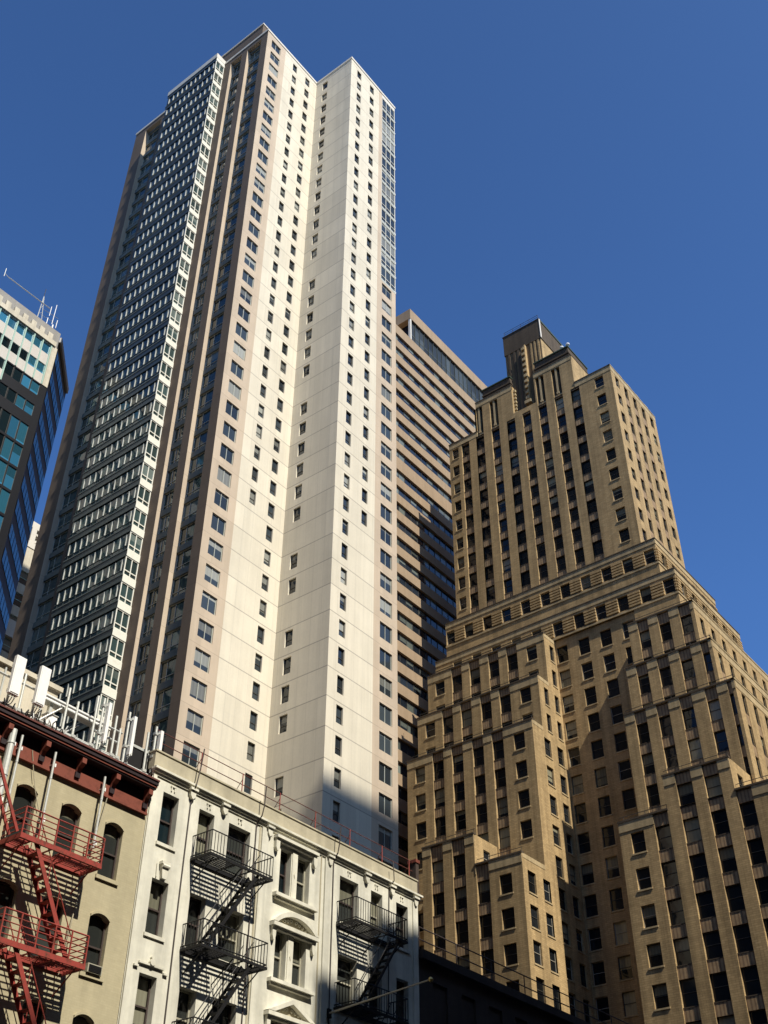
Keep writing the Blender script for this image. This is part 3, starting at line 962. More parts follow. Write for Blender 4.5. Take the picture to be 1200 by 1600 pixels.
brick_tower()

def floodlight(x, y, z, label):
    t = thing('floodlight', label, 'floodlight', (x, y, z), 'pair of white floodlights on the brick tower roof')
    mb = MB(); mb.tube((x, y, z), (x, y, z + .5), .05, M['galv'], 6); mb.build('stand', t)
    mb = MB()
    rs = [0.02, .2, .3, .33, .3, .2, .02]
    for i in range(6):
        a = -.33 + .66 * i / 6; b = -.33 + .66 * (i + 1) / 6
        mb.tube((x, y, z + .8 + a), (x, y, z + .8 + b), rs[i], M['antenna'], 10, rs[i + 1], False)
    mb.build('lamp_head', t)
floodlight(115.7, 54.6, 136.1, 'left round white floodlight on the right crown block of the brick tower')
floodlight(115.7, 53.5, 136.1, 'right round white floodlight on the right crown block of the brick tower')

# ------------------------------------------------------------------ blue glass tower at the left
def blue_tower():
    t = thing('glass_tower', 'dark blue glass tower with pale top floors and a chamfered corner at the left edge', 'tower', (50, 112, 0))
    YF = 100.0
    F = Fr('x', YF)
    XL, XR, ZT = 14.0, 56.0, 118.6
    P = 1.385         # bay width
    FHH = 3.68
    W_ = Repeats('window')
    mb = MB()
    blue = win_fn(M['tealglass'], M['bronze'], (), (), 0.05, 0.05)
    bluep = win_fn(M['tealglass'], M['tealframe'], (), (), 0.08, 0.05)
    blk = win_fn(M['blackglass'], M['tealframe'], (), (), 0.08, 0.05)
    blk2 = win_fn(M['blackglass'], M['bronze'], (), (), 0.05, 0.05)
    nb = int((XR - .9 - XL) / P)
    ops = []
    top1 = 115.3
    NR = 28
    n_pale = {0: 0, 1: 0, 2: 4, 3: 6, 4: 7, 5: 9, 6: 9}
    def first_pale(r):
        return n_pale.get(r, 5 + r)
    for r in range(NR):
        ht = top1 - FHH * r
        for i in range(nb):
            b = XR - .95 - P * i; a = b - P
            is_pale = i >= first_pale(r)
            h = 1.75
            if is_pale:
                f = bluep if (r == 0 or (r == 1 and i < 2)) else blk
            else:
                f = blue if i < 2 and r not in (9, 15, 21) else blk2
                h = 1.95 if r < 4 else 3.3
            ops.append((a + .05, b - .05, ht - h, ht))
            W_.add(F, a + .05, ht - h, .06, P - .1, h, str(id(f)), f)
    for r in range(NR):
        ht = top1 - FHH * r
        za, zbt = ht + .2, ht - FHH + .2       # each storey: near-black wall towards the corner, pale beyond
        row_ops = [o for o in ops if zbt < (o[2] + o[3]) / 2 < za]
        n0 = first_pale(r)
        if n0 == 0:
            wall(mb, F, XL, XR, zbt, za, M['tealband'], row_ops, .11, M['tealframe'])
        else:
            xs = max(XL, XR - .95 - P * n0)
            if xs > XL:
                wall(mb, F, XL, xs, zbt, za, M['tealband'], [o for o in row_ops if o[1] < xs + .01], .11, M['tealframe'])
            wall(mb, F, xs, XR, zbt, za, M['nearblack'], [o for o in row_ops if o[0] > xs - .01], .11)
    for i in range(nb + 1):       # mint mullions over the pale part
        x = XR - .95 - P * i
        n = max([r + 1 for r in range(NR) if i >= first_pale(r)] or [0])
        mb.box(x - .09, YF - .1, top1 + .2 - FHH * n, x + .09, YF + .05, top1 + .19, M['tealframe'])
    mb.box(XR - .8, YF - .07, top1 + .2 - FHH * 2, XR, YF + .05, top1 + .21, M['render'])
    # parapet: cream ledge, blocks, grey wall
    mb.box(XL, YF - .25, top1 + .22, XR - .45, YF + .2, top1 + 1.0, M['render'])
    mb.box(XL, YF + .15, top1 + .2, XR, YF + 6, ZT + .1, M['greyroof'], 'b')
    x = XR - 1.2
    while x > XL:
        mb.box(x - .75, YF - .2, top1 + 1.0, x, YF + .14, top1 + 2.0, M['render'])
        x -= P
    # chamfer: strips, built along the 45 degree direction
    L = 7.0
    ax, ay = XR, YF
    ex, ey = XR + L, YF + L
    zt = ZT - .6
    mb.quad((ax, ay, 0), (ex, ey, 0), (ex, ey, zt), (ax, ay, zt), M['nearblack'])
    nrm = Vector((1, -1, 0)).normalized()
    for r in range(NR):
        zz = top1 - FHH * r
        o = nrm * .06
        a = Vector((ax + .1, ay + .1, 0)) + o; b = Vector((ex - .1, ey - .1, 0)) + o
        n = 7
        for k in range(n):
            p = a.lerp(b, k / n + .012); q = a.lerp(b, (k + 1) / n - .012)
            mb.quad((p.x, p.y, zz - 1.9), (q.x, q.y, zz - 1.9), (q.x, q.y, zz), (p.x, p.y, zz), M['tealglass'], random.random())
    o = nrm * .12
    mb.bar(Vector((ax, ay, zt - .6)) + o, Vector((ex, ey, zt - .6)) + o, .3, .9, M['tealband'])
    YB = 140.0
    mb.quad((ex, ey, 0), (ex, YB, 0), (ex, YB, zt), (ex, ey, zt), M['nearblack'])
    mb.quad((ex, YB, 0), (XL, YB, 0), (XL, YB, zt), (ex, YB, zt), M['nearblack'])
    mb.quad((XL, YB, 0), (XL, YF, 0), (XL, YF, zt), (XL, YB, zt), M['nearblack'])
    mb.poly(((XL, YF + .3, zt - .3), (ax, YF + .3, zt - .3), (ex, ey, zt - .3), (ex, YB, zt - .3), (XL, YB, zt - .3)), M['roof'])
    F.quad(mb, XL, XR, 0, top1 + .2 - FHH * NR, 0, M['nearblack'])
    mb.build('wall', t)
    W_.build(t)
blue_tower()

def mast():
    # lattice aerial on the glass tower roof
    bx, by, bz = 53.8, 103.0, 118.6
    t = thing('aerial_mast', 'thin aerial mast with a long side arm on the roof of the blue glass tower', 'aerial', (bx, by, bz))
    mb = MB()
    top = (bx - .2, by, bz + 7.8)
    for dx, dy in ((-.6, -.4), (.6, -.4), (0, .7)):
        mb.tube((bx + dx, by + dy, bz), top, .05, M['galv'], 5)
    for k in range(6):
        f = k / 6
        z = bz + 7.8 * f
        q = 1 - f
        mb.tube((bx - .6 * q - .1 * f, by - .4 * q, z), (bx + .6 * q - .2 * f, by - .4 * q, z + .7), .03, M['galv'], 4)
    mb.tube(top, (top[0], top[1], top[2] + 1.5), .04, M['bronze'], 5)
    mb.build('lattice', t)
    mb = MB()
    mb.tube((bx - 6.4, by - .8, bz + 5.4), (bx + 1.2, by, bz + 6.4), .075, M['galv'], 6)
    mb.tube((bx - 7.0, by - .8, bz + 5.0), (bx - 7.0, by - .8, bz + 6.6), .05, M['galv'], 6)
    mb.tube((bx - 7.0, by - .8, bz + 5.6), (bx - 6.4, by - .8, bz + 5.4), .05, M['galv'], 6)
    mb.build('side_arm', t)
    mb = MB()
    for dx, z0, z1, r in ((1.2, 4.7, 6.6, .05), (1.9, 3.6, 7.6, .05), (2.1, 1.7, 3.6, .11), (1.1, 2.1, 4.2, .06), (2.6, 3.4, 5.0, .05)):
        mb.tube((bx + dx, by - .3, bz + z0), (bx + dx, by - .3, bz + z1), r, M['antenna'], 6)
    for z in (4.2, 2.2, 5.4):
        mb.tube((bx, by, bz + z), (bx + 2.6, by - .3, bz + z), .035, M['galv'], 5)
    mb.build('whip_aerials', t)
mast()

def far_tower():
    t = thing('far_tower', 'distant cream tower seen in the gap between the glass tower and the cream tower', 'tower', (80, 136, 0))
    F = Fr('x', 130.0)
    mb = MB()
    W_ = Repeats('window')
    wn = win_fn(M['stripglass'], M['tealframe'], (0.5,), (), 0.1, 0.05)
    ops = []
    for r in range(16):
        h = 104.0 - r * 4.0 - (3 if r > 3 else 0)
        for i in range(6):
            a = 66 + i * 2.6
            ops.append((a, a + 1.7, h - 2.3, h))
            W_.add(F, a, h - 2.3, .15, 1.7, 2.3, 'w', wn)
    wall(mb, F, 64, 82, 0, 108.5, M['render'], ops, .2)
    mb.box(64, 130.01, 0, 82, 150, 108.4, M['render'], 'bs')
    for z in (93.5, 82.5, 71):
        mb.box(63.8, 129.6, z - 1.4, 82.2, 130.02, z + 1.4, M['coping'])
    mb.build('wall', t)
    mb = MB()
    mb.box(63.9, 129.9, 108.5, 82.1, 150, 109.6, M['coping'])
    mb.box(63.9, 129.9, 112.2, 82.1, 150, 113.4, M['coping'])
    for x in (63.9, 70, 76.6, 81.2):
        mb.box(x, 129.9, 109.6, x + .9, 131, 112.2, M['coping'])
    mb.bar((77.2, 130.2, 109.7), (80.6, 130.2, 112.1), .3, .4, M['coping'])
    mb.bar((77.2, 130.4, 112.1), (80.6, 130.4, 109.7), .3, .4, M['coping'])
    mb.box(64.5, 132, 109.6, 81.5, 149, 112.2, M['black'])
    mb.build('crown', t)
    W_.build(t)
far_tower()

# ------------------------------------------------------------------ street row
def arch_pts(a, b, zs, rise, n=8):
    w = b - a
    r = (w * w / 4 + rise * rise) / (2 * rise)
    c = (a + b) / 2
    zc = zs + rise - r
    ang = math.asin(w / 2 / r)
    return [(c + r * math.sin(-ang + 2 * ang * i / n), zc + r * math.cos(-ang + 2 * ang * i / n)) for i in range(n + 1)]

def beige_tenement():
    t = thing('tenement', 'beige painted brick tenement with arched windows and a heavy dark red cornice', 'building', (20, 38, 0))
    F = Fr('x', 30.0)
    X0, X1 = 12.4, 24.78
    mb = MB()
    W_ = Repeats('window')
    cols = [(13.6, 14.4), (15.55, 16.35), (17.45, 18.25), (19.38, 20.2), (21.2, 22.02), (23.07, 23.88)]
    sashw = win_fn(M['tenglass'], M['sash'], (0.47,), (), 0.055, 0.07)
    ops = []
    for r in range(6):
        hd, bt = 17.83 - 3.1 * r, 15.95 - 3.1 * r
        for a, b in cols:
            ops.append((a, b, bt, hd, .22))
            W_.add(F, a, bt, .15, b - a, hd - bt, 's', sashw)
            rise = .17
            ap = arch_pts(a, b, hd - rise, rise)
            # flush corner fillers above the arch, with a soffit
            half = len(ap) // 2
            mb.poly([F.p(a, hd)] + [F.p(u, z) for u, z in ap[:half + 1]][::1], M['beige'])
            mb.poly([F.p(b, hd)] + [F.p(u, z) for u, z in ap[half:]][::-1], M['beige'])
            for i in range(len(ap) - 1):
                (u0, z0), (u1, z1) = ap[i], ap[i + 1]
                mb.poly((F.p(u0, z0), F.p(u1, z1), F.p(u1, z1, .2), F.p(u0, z0, .2)), M['beige'])
            # thin hood over the arch, sill
            for i in range(len(ap) - 1):
                (u0, z0), (u1, z1) = ap[i], ap[i + 1]
                mb.poly((F.p(u0, z0 + .02, -.05), F.p(u0, z0 + .1, -.05), F.p(u1, z1 + .1, -.05), F.p(u1, z1 + .02, -.05)), M['beige'])
                mb.poly((F.p(u0, z0 + .02, -.05), F.p(u1, z1 + .02, -.05), F.p(u1, z1 + .02, .01), F.p(u0, z0 + .02, .01)), M['beige'])
                mb.poly((F.p(u0, z0 + .1, -.05), F.p(u0, z0 + .1, .01), F.p(u1, z1 + .1, .01), F.p(u1, z1 + .1, -.05)), M['beige'])
            mb.fbox(F, a - .07, b + .09, bt - .13, bt - .005, -.07, .1, M['beige'])
    wall(mb, F, X0, X1, 0, 19.6, M['beige'], ops, .22)
    mb.box(X0, 30.3, 0, X1 - .01, 54, 19.75, M['darkfront'], 'b')
    mb.build('wall', t)
    W_.build(t)
    # cornice
    mb = MB()
    RC, DC = M['redcornice'], M['darkcornice']
    mb.box(X0, 29.93, 18.6, X1 - .06, 29.995, 19.02, RC)
    mb.box(X0, 29.88, 18.56, X1 - .06, 29.99, 18.64, RC)
    mb.box(X0, 29.955, 19.02, X1 - .06, 29.995, 19.45, DC)  # fascia under the overhang coloured near-black, its shade painted in
    mb.box(X0, 29.60, 19.44, X1 - .05, 30.0, 19.50, DC)
    mb.box(X0, 29.56, 19.50, X1 - .04, 30.0, 19.58, RC)
    mb.box(X0, 29.52, 19.58, X1 - .03, 30.2, 19.72, DC)
    mb.box(X0, 29.48, 19.72, X1 - .02, 30.3, 19.78, M['rustred'])
    cor = mb.build('cornice', t)
    mb0 = None
    for i in range(8):
        x = 24.55 - 1.52 * i
        if x < X0: break
        mb = MB()
        Fy = Fr('x', 30.0)
        prof = [(-.07, 18.8), (-.07, 19.43), (-.37, 19.43), (-.37, 19.22), (-.30, 19.16), (-.2, 19.1), (-.13, 18.95)]
        A = [(x - .09, 30 + d, z) for d, z in prof]; Bp = [(x + .09, 30 + d, z) for d, z in prof]
        mb.poly(A, RC); mb.poly(Bp[::-1], RC)
        for k in range(len(prof)):
            j = (k + 1) % len(prof)
            mb.poly((A[k], Bp[k], Bp[j], A[j]), RC)
        mb.box(x - .1, 29.86, 18.76, x + .1, 29.925, 18.95, DC)
        mb.build('bracket', cor)
beige_tenement()

def white_loft():
    t = thing('loft_building', 'white painted loft building with pediments over the paired middle windows', 'building', (33, 42, 0))
    F = Fr('x', 30.0)
    X0, X1 = 24.8, 40.85
    mb = MB()
    Wm, T = M['white'], M['trim']
    W_ = Repeats('window')
    ws = win_fn(M['tenglass'], M['sash'], (0.5,), (), 0.06, 0.07)
    wp = win_fn(M['tenglass'], M['sashpale'], (0.5,), (), 0.06, 0.07)
    wd = win_fn(M['blackglass'], M['sash'], (0.5,), (), 0.06, 0.07)
    cols = [(25.42, 26.2), (27.25, 28.05), (28.83, 30.02), (31.78, 32.42), (32.81, 33.55), (35.45, 36.67), (37.53, 38.32), (39.3, 40.14)]
    ops = []
    FHH = 3.18
    for r in range(6):
        hd, bt = 19.76 - FHH * r, 17.88 - FHH * r
        for k, (a, b) in enumerate(cols):
            ops.append((a, b, bt, hd, .32))
            f = wd if (r == 0 and k in (0, 3)) else (wp if k in (3, 4) or (k + r) % 3 == 0 else ws)
            W_.add(F, a, bt, .25, b - a, hd - bt, str((k + r) % 3) + str(f is wd) + str(f is wp), f)
            if k not in (3, 4):
                mb.fbox(F, a - .06, b + .1, bt - .12, bt - .004, -.06, .1, T)
    wall(mb, F, X0, X1, 0, 20.45, Wm, ops, .32)
    # broad piers either side of the middle bay and at the party lines
    for a, b in ((30.62, 30.98), (34.45, 34.8), (X0 + .02, 24.98), (40.45, 40.8)):
        mb.fbox(F, a, b, 0, 20.2, -.07, .02, Wm)
    mb.fbox(F, 30.5, 30.585, 0, 20.25, -.02, .02, M['stucco'])
    mb.fbox(F, 34.2, 34.26, 0, 20.2, -.03, .02, M['stucco'])
    mb.box(X0 + .02, 30.4, 0, X1, 56, 20.9, M['darkfront'], 'b')
    mb.build('wall', t)
    W_.build(t)
    # cornice moulding with corbels
    mb = MB()
    mb.fbox(F, X0 - .02, X1 + .15, 20.33, 20.42, -.12, .05, T)
    mb.fbox(F, X0 - .04, X1 + .2, 20.42, 20.50, -.2, .05, T)
    mb.fbox(F, X0, X1 + .05, 20.22, 20.33, -.05, .05, T)
    cor = mb.build('cornice', t)
    for x in (26.75, 28.46, 31.0, 34.7, 37.15, 38.9, 40.62):
        mb = MB()
        prof = [(x - .15, 20.32), (x + .15, 20.32), (x + .12, 20.05), (x + .04, 19.93), (x - .04, 19.93), (x - .12, 20.05)]
        mb.prism(F, prof, -.14, .0, T)
        mb.fbox(F, x - .19, x + .19, 20.25, 20.335, -.2, .0, T)
        mb.build('corbel', cor)
    mb = MB()
    mb.fbox(F, X0, X1, 20.5, 21.14, -.02, .3, M['stucco'])
    mb.fbox(F, X0 - .02, X1 + .03, 21.14, 21.2, -.06, .34, M['stucco'])
    mb.build('parapet', t)
    # small T shaped plaques above the top windows
    for x in (25.85, 27.7, 29.4, 36.05, 37.9, 39.7):
        mb = MB()
        mb.fbox(F, x - .13, x + .13, 20.06, 20.1, -.05, .0, T)
        mb.fbox(F, x - .1, x - .05, 19.9, 20.06, -.04, .0, T)
        mb.fbox(F, x + .05, x + .1, 19.9, 20.06, -.04, .0, T)
        mb.build('plaque', t)
    # hoods of the middle windows
    def pediment(kind, zb_):
        mb = MB()
        a, b = 31.4, 34.0
        mb.fbox(F, a, b, zb_ - .14, zb_, -.26, .0, T)
        mb.fbox(F, a + .06, b - .06, zb_ - .24, zb_ - .14, -.16, .0, T)
        if kind == 'arc':
            outer = arch_pts(a, b, zb_ + .02, .58, 14); inner = arch_pts(a + .22, b - .22, zb_ + .02, .40, 14)
        else:
            outer = [(a, zb_ + .02), ((a + b) / 2, zb_ + .62), (b, zb_ + .02)]
            inner = [(a + .34, zb_ + .02), ((a + b) / 2, zb_ + .45), (b - .34, zb_ + .02)]
        for i in range(len(outer) - 1):
            q = [outer[i], outer[i + 1], inner[i + 1], inner[i]]
            mb.prism(F, q, -.26, 0, T)
        # carved leaf scrolls in the tympanum
        c = (a + b) / 2
        mb.prism(F, inner, -.03, 0, M['stucco'])
        for s in (-1, 1):
            for k in range(5):
                cx, cz = c + s * (.14 + .19 * k), zb_ + .09 + .05 * ((4 - k) if kind == 'arc' else (4 - k) * .8)
                rr = .085 - .008 * k
                pts = []
                for j in range(11):
                    an = j * .62
                    r_ = rr * (1 - j / 13)
                    pts.append(F.p(cx + s * r_ * math.cos(an), cz + r_ * math.sin(an), -.06))
                mb.path(pts, .024, T, 5)
        # end consoles
        for x in (a + .16, b - .16):
            mb.prism(F, [(x - .1, zb_ - .24), (x + .1, zb_ - .24), (x + .09, zb_ - .5), (x + .03, zb_ - .66), (x - .03, zb_ - .66), (x - .09, zb_ - .5)], -.14, 0, T)
        mb.build('pediment', t)
    pediment('arc', 16.72)
    pediment('tri', 13.52)
    mb = MB()
    a, b = 31.32, 33.85
    mb.fbox(F, a, b, 20.0, 20.12, -.24, 0, T); mb.fbox(F, a + .05, b - .05, 19.9, 20.0, -.15, 0, T)
    for x in (a + .13, b - .13):
        mb.prism(F, [(x - .11, 19.9), (x + .11, 19.9), (x + .1, 19.62), (x + .03, 19.48), (x - .03, 19.48), (x - .1, 19.62)], -.16, 0, T)
    mb.build('window_hood', t)
    for r in range(3):
        mb = MB()
        bt = 17.88 - FHH * r
        mb.fbox(F, 31.45, 33.92, bt - .14, bt - .01, -.22, 0, T); mb.fbox(F, 31.55, 33.8, bt - .24, bt - .14, -.12, 0, T)
        mb.build('window_sill', t)
        mb = MB()
        hd = 19.76 - FHH * r
        mb.fbox(F, 32.47, 32.76, bt, hd, -.04, 0, T)
        mb.prism(F, [(32.57, bt + 1.0), (32.615, bt + 1.12), (32.66, bt + 1.0), (32.615, bt + .86)], -.07, -.04, T)
        mb.build('mullion_pilaster', t)
    # scroll keystone and crest in the first window column
    mb = MB()
    x, z = 25.85, 16.62
    mb.prism(F, [(x - .1, z), (x + .1, z), (x + .17, z + .5), (x - .17, z + .5)], -.14, 0, T)
    mb.fbox(F, x - .2, x + .2, z + .5, z + .6, -.18, 0, T)
    mb.tube(F.p(x - .16, z + .44, -.15), F.p(x + .16, z + .44, -.15), .07, T, 8)
    mb.tube(F.p(x - .28, z + .02, -.03), F.p(x - .3, z + .5, -.03), .025, T, 5)
    mb.build('keystone', t)
    mb = MB()
    z = 13.44
    mb.fbox(F, x - .55, x + .55, z + .24, z + .3, -.08, 0, T)
    mb.fbox(F, x - .75, x - .56, z + .1, z + .16, -.08, 0, T); mb.fbox(F, x + .56, x + .75, z + .1, z + .16, -.08, 0, T)
    mb.tube(F.p(x, z + .36, 0), F.p(x, z + .36, -.12), .11, T, 10)
    mb.tube(F.p(x, z + .52, 0), F.p(x, z + .52, -.1), .06, T, 8)
    mb.build('crest', t)
white_loft()

def dark_building():
    t = thing('low_building', 'low dark brick building in deep shade beside the white loft building', 'building', (51, 42, 0))
    F = Fr('x', 30.0)
    X0, X1 = 40.88, 62.0
    mb = MB(); W_ = Repeats('window')
    ws = win_fn(M['tenglass'], M['sash'], (0.5,), (), 0.06, 0.07)
    ops = []
    for r in range(5):
        for i in range(9):
            a = 41.9 + i * 2.2
            hd = 17.0 - 3.3 * r
            ops.append((a, a + 1.1, hd - 1.9, hd, .25))
            W_.add(F, a, hd - 1.9, .18, 1.1, 1.9, 's', ws)
    wall(mb, F, X0, X1, 0, 18.1, M['darkfront'], ops, .25)
    mb.fbox(F, X0, X1, 17.75, 18.12, -.25, .1, M['darkfront'])
    mb.box(X0, 30.1, 0, X1, 54, 17.6, M['darkfront'], 'b')
    mb.build('wall', t)
    W_.build(t)
dark_building()

# ------------------------------------------------------------------ fire escapes
def fire_escape(name, label, loc, mat, x0, x1, levels, rail_h, bars, stair, depth=1.05, railstyle='v', extra=None, chan=(.05, .04), strg=.11):
    t = thing(name, label, 'fire escape', loc)
    yo, yw = 30 - depth, 29.99
    for z in levels:
        mb = MB()
        mb.box(x0, yo, z - chan[0], x1, yo + .06, z + chan[1], mat)
        mb.box(x0, yo + .06, z - chan[0], x0 + .05, yw, z + chan[1], mat); mb.box(x1 - .05, yo + .06, z - chan[0], x1, yw, z + chan[1], mat)
        mb.box(x0 + .06, yw - .06, z - .06, x1 - .06, yw, z + .05, mat)
        # slat floor with a stair opening
        n = 7
        sx0, sx1 = stair[2], stair[3]
        for i in range(n):
            y = yo + .1 + (depth - .2) * i / n
            if y < yo + .62 and sx1 > sx0:
                if sx0 - x0 > .1: mb.box(x0 + .06, y, z - .02, sx0, y + .042, z + .02, mat)
                if x1 - sx1 > .1: mb.box(sx1, y, z - .02, x1 - .06, y + .042, z + .02, mat)
            else:
                mb.box(x0 + .06, y, z - .02, x1 - .06, y + .042, z + .02, mat)
        k = 0
        while x0 + .5 + k * .8 < x1:
            x = x0 + .5 + k * .8
            mb.box(x - .02, yo + .06, z - .06, x + .02, yw, z - .022, mat)
            k += 1
        for x in (x0 + .25, (x0 + x1) / 2, x1 - .25):      # brackets to the wall
            mb.bar((x, yo + .1, z - .06), (x, yw, z - .75), .032, .032, mat)
        mb.build('platform', t)
        mb = MB()
        if railstyle == 'h':
            for k in range(bars):
                zz = z + rail_h * (k + 1) / bars
                mb.tube((x0 + .03, yo + .03, zz), (x1 - .03, yo + .03, zz), .018 if k < bars - 1 else .025, mat, 6)
                mb.tube((x0 + .03, yo + .03, zz), (x0 + .03, yw, zz), .018, mat, 6)
                mb.tube((x1 - .03, yo + .03, zz), (x1 - .03, yw, zz), .018, mat, 6)
            n = 5
            for i in range(n + 1):
                x = x0 + .03 + (x1 - x0 - .06) * i / n
                mb.box(x - .02, yo + .01, z, x + .02, yo + .05, z + rail_h, mat)
        else:
            for zz in (z + rail_h, z + .12):
                mb.tube((x0 + .03, yo + .03, zz), (x1 - .03, yo + .03, zz), .022, mat, 6)
                mb.tube((x0 + .03, yo + .03, zz), (x0 + .03, yw, zz), .022, mat, 6)
                mb.tube((x1 - .03, yo + .03, zz), (x1 - .03, yw, zz), .022, mat, 6)
            n = int((x1 - x0) / .155)
            for i in range(n + 1):
                x = x0 + .03 + (x1 - x0 - .06) * i / n
                mb.box(x - .009, yo + .02, z + .05, x + .009, yo + .038, z + rail_h, mat)
            for x in (x0 + .03, x1 - .03):
                for i in range(1, 7):
                    y = yo + .03 + depth * i / 7
                    mb.box(x - .011, y - .011, z + .05, x + .011, y + .011, z + rail_h, mat)
        mb.build('railing', t)
    for z in levels[:-1] if extra is None else levels:
        mb = MB()
        xa, xb = stair[0], stair[1]
        z1 = z - (levels[0] - levels[1])
        for y in (yo + .10, yo + .58):
            mb.bar((xa, y, z), (xb, y, z1), .04, strg, mat)
        n = 10
        for i in range(1, n):
            f = i / n
            x, zz = xa + (xb - xa) * f, z + (z1 - z) * f
            mb.box(x - .1, yo + .12, zz - .015, x + .1, yo + .56, zz + .015, mat)
        for y in (yo + .10, yo + .58):                     # hand rails
            mb.tube((xa, y, z + .75), (xb, y, z1 + .75), .018, mat, 6)
            for f in (.1, .37, .63, .9):
                x, zz = xa + (xb - xa) * f, z + (z1 - z) * f
                mb.tube((x, y, zz), (x, y, zz + .75), .014, mat, 5)
        mb.build('stair', t)
    return t

fire_escape('fire_escape', 'bright red iron fire escape with horizontal rails on the beige tenement', (20.8, 29.5, 12.6), M['redmetal'], 19.2, 22.4, [15.76, 12.63, 9.5], .9, 5, (19.85, 21.75, 19.75, 20.9), railstyle='h', chan=(.1, .06), strg=.15)
def roof_ladder():
    mb = MB()
    for y in (29.1, 29.5):
        mb.bar((17.9, y, 17.9), (19.15, y, 15.85), .05, .1, M['redmetal'])
    for i in range(9):
        f = (i + .5) / 9
        mb.tube((17.9 + 1.25 * f, 29.1, 17.9 - 2.05 * f), (17.9 + 1.25 * f, 29.5, 17.9 - 2.05 * f), .018, M['redmetal'], 5)
    o = mb.build('ladder')
    tag(o, 'red iron ladder at the left end of the red fire escape', 'ladder')
roof_ladder()
fire_escape('fire_escape', 'black iron fire escape with a long diagonal stair at the left of the white building', (28.7, 29.5, 14.5), M['black'], 27.05, 30.35, [17.74, 14.53, 11.32], .88, 0, (29.65, 27.35, 28.5, 29.9))
fire_escape('fire_escape', 'black iron fire escape half in shadow at the right of the white building', (37, 29.5, 14.4), M['black'], 35.27, 38.75, [17.66, 14.45, 11.24], .95, 0, (38.3, 36.0, 37.2, 38.5))

# ------------------------------------------------------------------ things on the facades
def vent_pipe(x, z0, z1, r, label, y=29.75, elbow=False):
    t = thing('vent_pipe', label, 'pipe', (x, y, z0), 'galvanised pipes running up the beige wall')
    mb = MB()
    mb.tube((x, y, z0), (x, y, z1), r, M['galv'], 10)
    z = z0 + .6
    while z < z1:
        mb.tube((x, y, z), (x, y, z + .05), r * 1.15, M['galv'], 10); z += 1.1
    mb.build('tube', t)
    z = z1 - .45
    while z > z0:
        mb = MB()
        mb.box(x - .02, y, z, x + .02, 29.99, z + .04, M['galv'])
        mb.box(x + r, y - .03, z - .06, x + r + .05, y + .03, z + .06, M['antenna'])
        z -= 1.9
        mb.build('wall_clip', t)
vent_pipe(18.66, 10.5, 19.3, .12, 'broad silver duct at the left edge of the beige wall')
vent_pipe(19.02, 16.6, 19.25, .042, 'thin silver pipe beside the broad duct on the beige wall')
vent_pipe(20.4, 16.55, 19.2, .042, 'thin silver pipe between the first and second arched windows')
vent_pipe(22.55, 16.6, 19.15, .042, 'thin silver pipe between the second and third arched windows')

def wire(name, label, pts, r, mat, cat='cable'):
    mb = MB(); mb.path(pts, r, mat, 5)
    return tag(mb.build(name), label, cat)
def sag(a, b, s, n=10):
    a, b = Vector(a), Vector(b)
    return [a.lerp(b, i / n) - Vector((0, 0, s * 4 * (i / n) * (1 - i / n))) for i in range(n + 1)]
wire('cable', 'thin cable hanging in a loop from the red cornice between pipes', sag((19.6, 29.9, 19.0), (20.3, 29.92, 17.2), .15), .014, M['stucco'])
wire('cable', 'thin pale cable looping down right of the third silver pipe', sag((22.9, 29.9, 18.6), (22.25, 29.93, 13.6), -.1), .014, M['stucco'])
wire('cable', 'thin grey cable running straight down from the cornice near the last arched window', [(22.75, 29.9, 19.0), (22.62, 29.93, 17.2), (22.2, 29.93, 12.5)], .012, M['stucco'])
wire('conduit', 'thin dark conduit running down the white wall right of its first window column', [(26.8, 29.6, 21.9), (26.8, 29.68, 21.2), (26.72, 29.74, 20.4), (26.75, 29.96, 20.1), (26.72, 29.96, 16), (26.74, 29.96, 8)], .025, M['sash'], 'conduit')
wire('conduit', 'dark conduit over the parapet left of the paired windows', [(30.3, 29.6, 21.7), (30.32, 29.65, 20.9), (30.3, 29.72, 20.5), (30.28, 29.96, 20.2), (30.3, 29.96, 15), (30.3, 29.96, 9)], .025, M['sash'], 'conduit')
wire('conduit', 'dark conduit over the parapet right of the paired windows', [(34.95, 29.6, 21.6), (34.97, 29.66, 20.9), (34.95, 29.72, 20.5), (34.98, 29.96, 20.2), (34.98, 29.96, 15), (34.96, 29.96, 9)], .025, M['sash'], 'conduit')
wire('conduit', 'dark conduit over the parapet near the right end of the white building', [(38.7, 29.7, 21.3), (38.72, 29.68, 20.9), (38.8, 29.72, 20.5), (38.75, 29.96, 20.2), (38.7, 29.96, 15)], .022, M['sash'], 'conduit')

def ac():
    t = thing('air_conditioner', 'small grey air conditioner in the lower right arched window of the beige tenement', 'air conditioner', (23.5, 29.9, 12.88))
    mb = MB(); mb.box(23.2, 29.86, 12.86, 23.78, 30.12, 13.13, M['sashpale']); mb.build('housing', t)
    mb = MB()
    for i in range(6):
        mb.box(23.24, 29.84, 12.89 + i * .037, 23.74, 29.857, 12.91 + i * .037, M['black'])
    mb.build('grille', t)
ac()

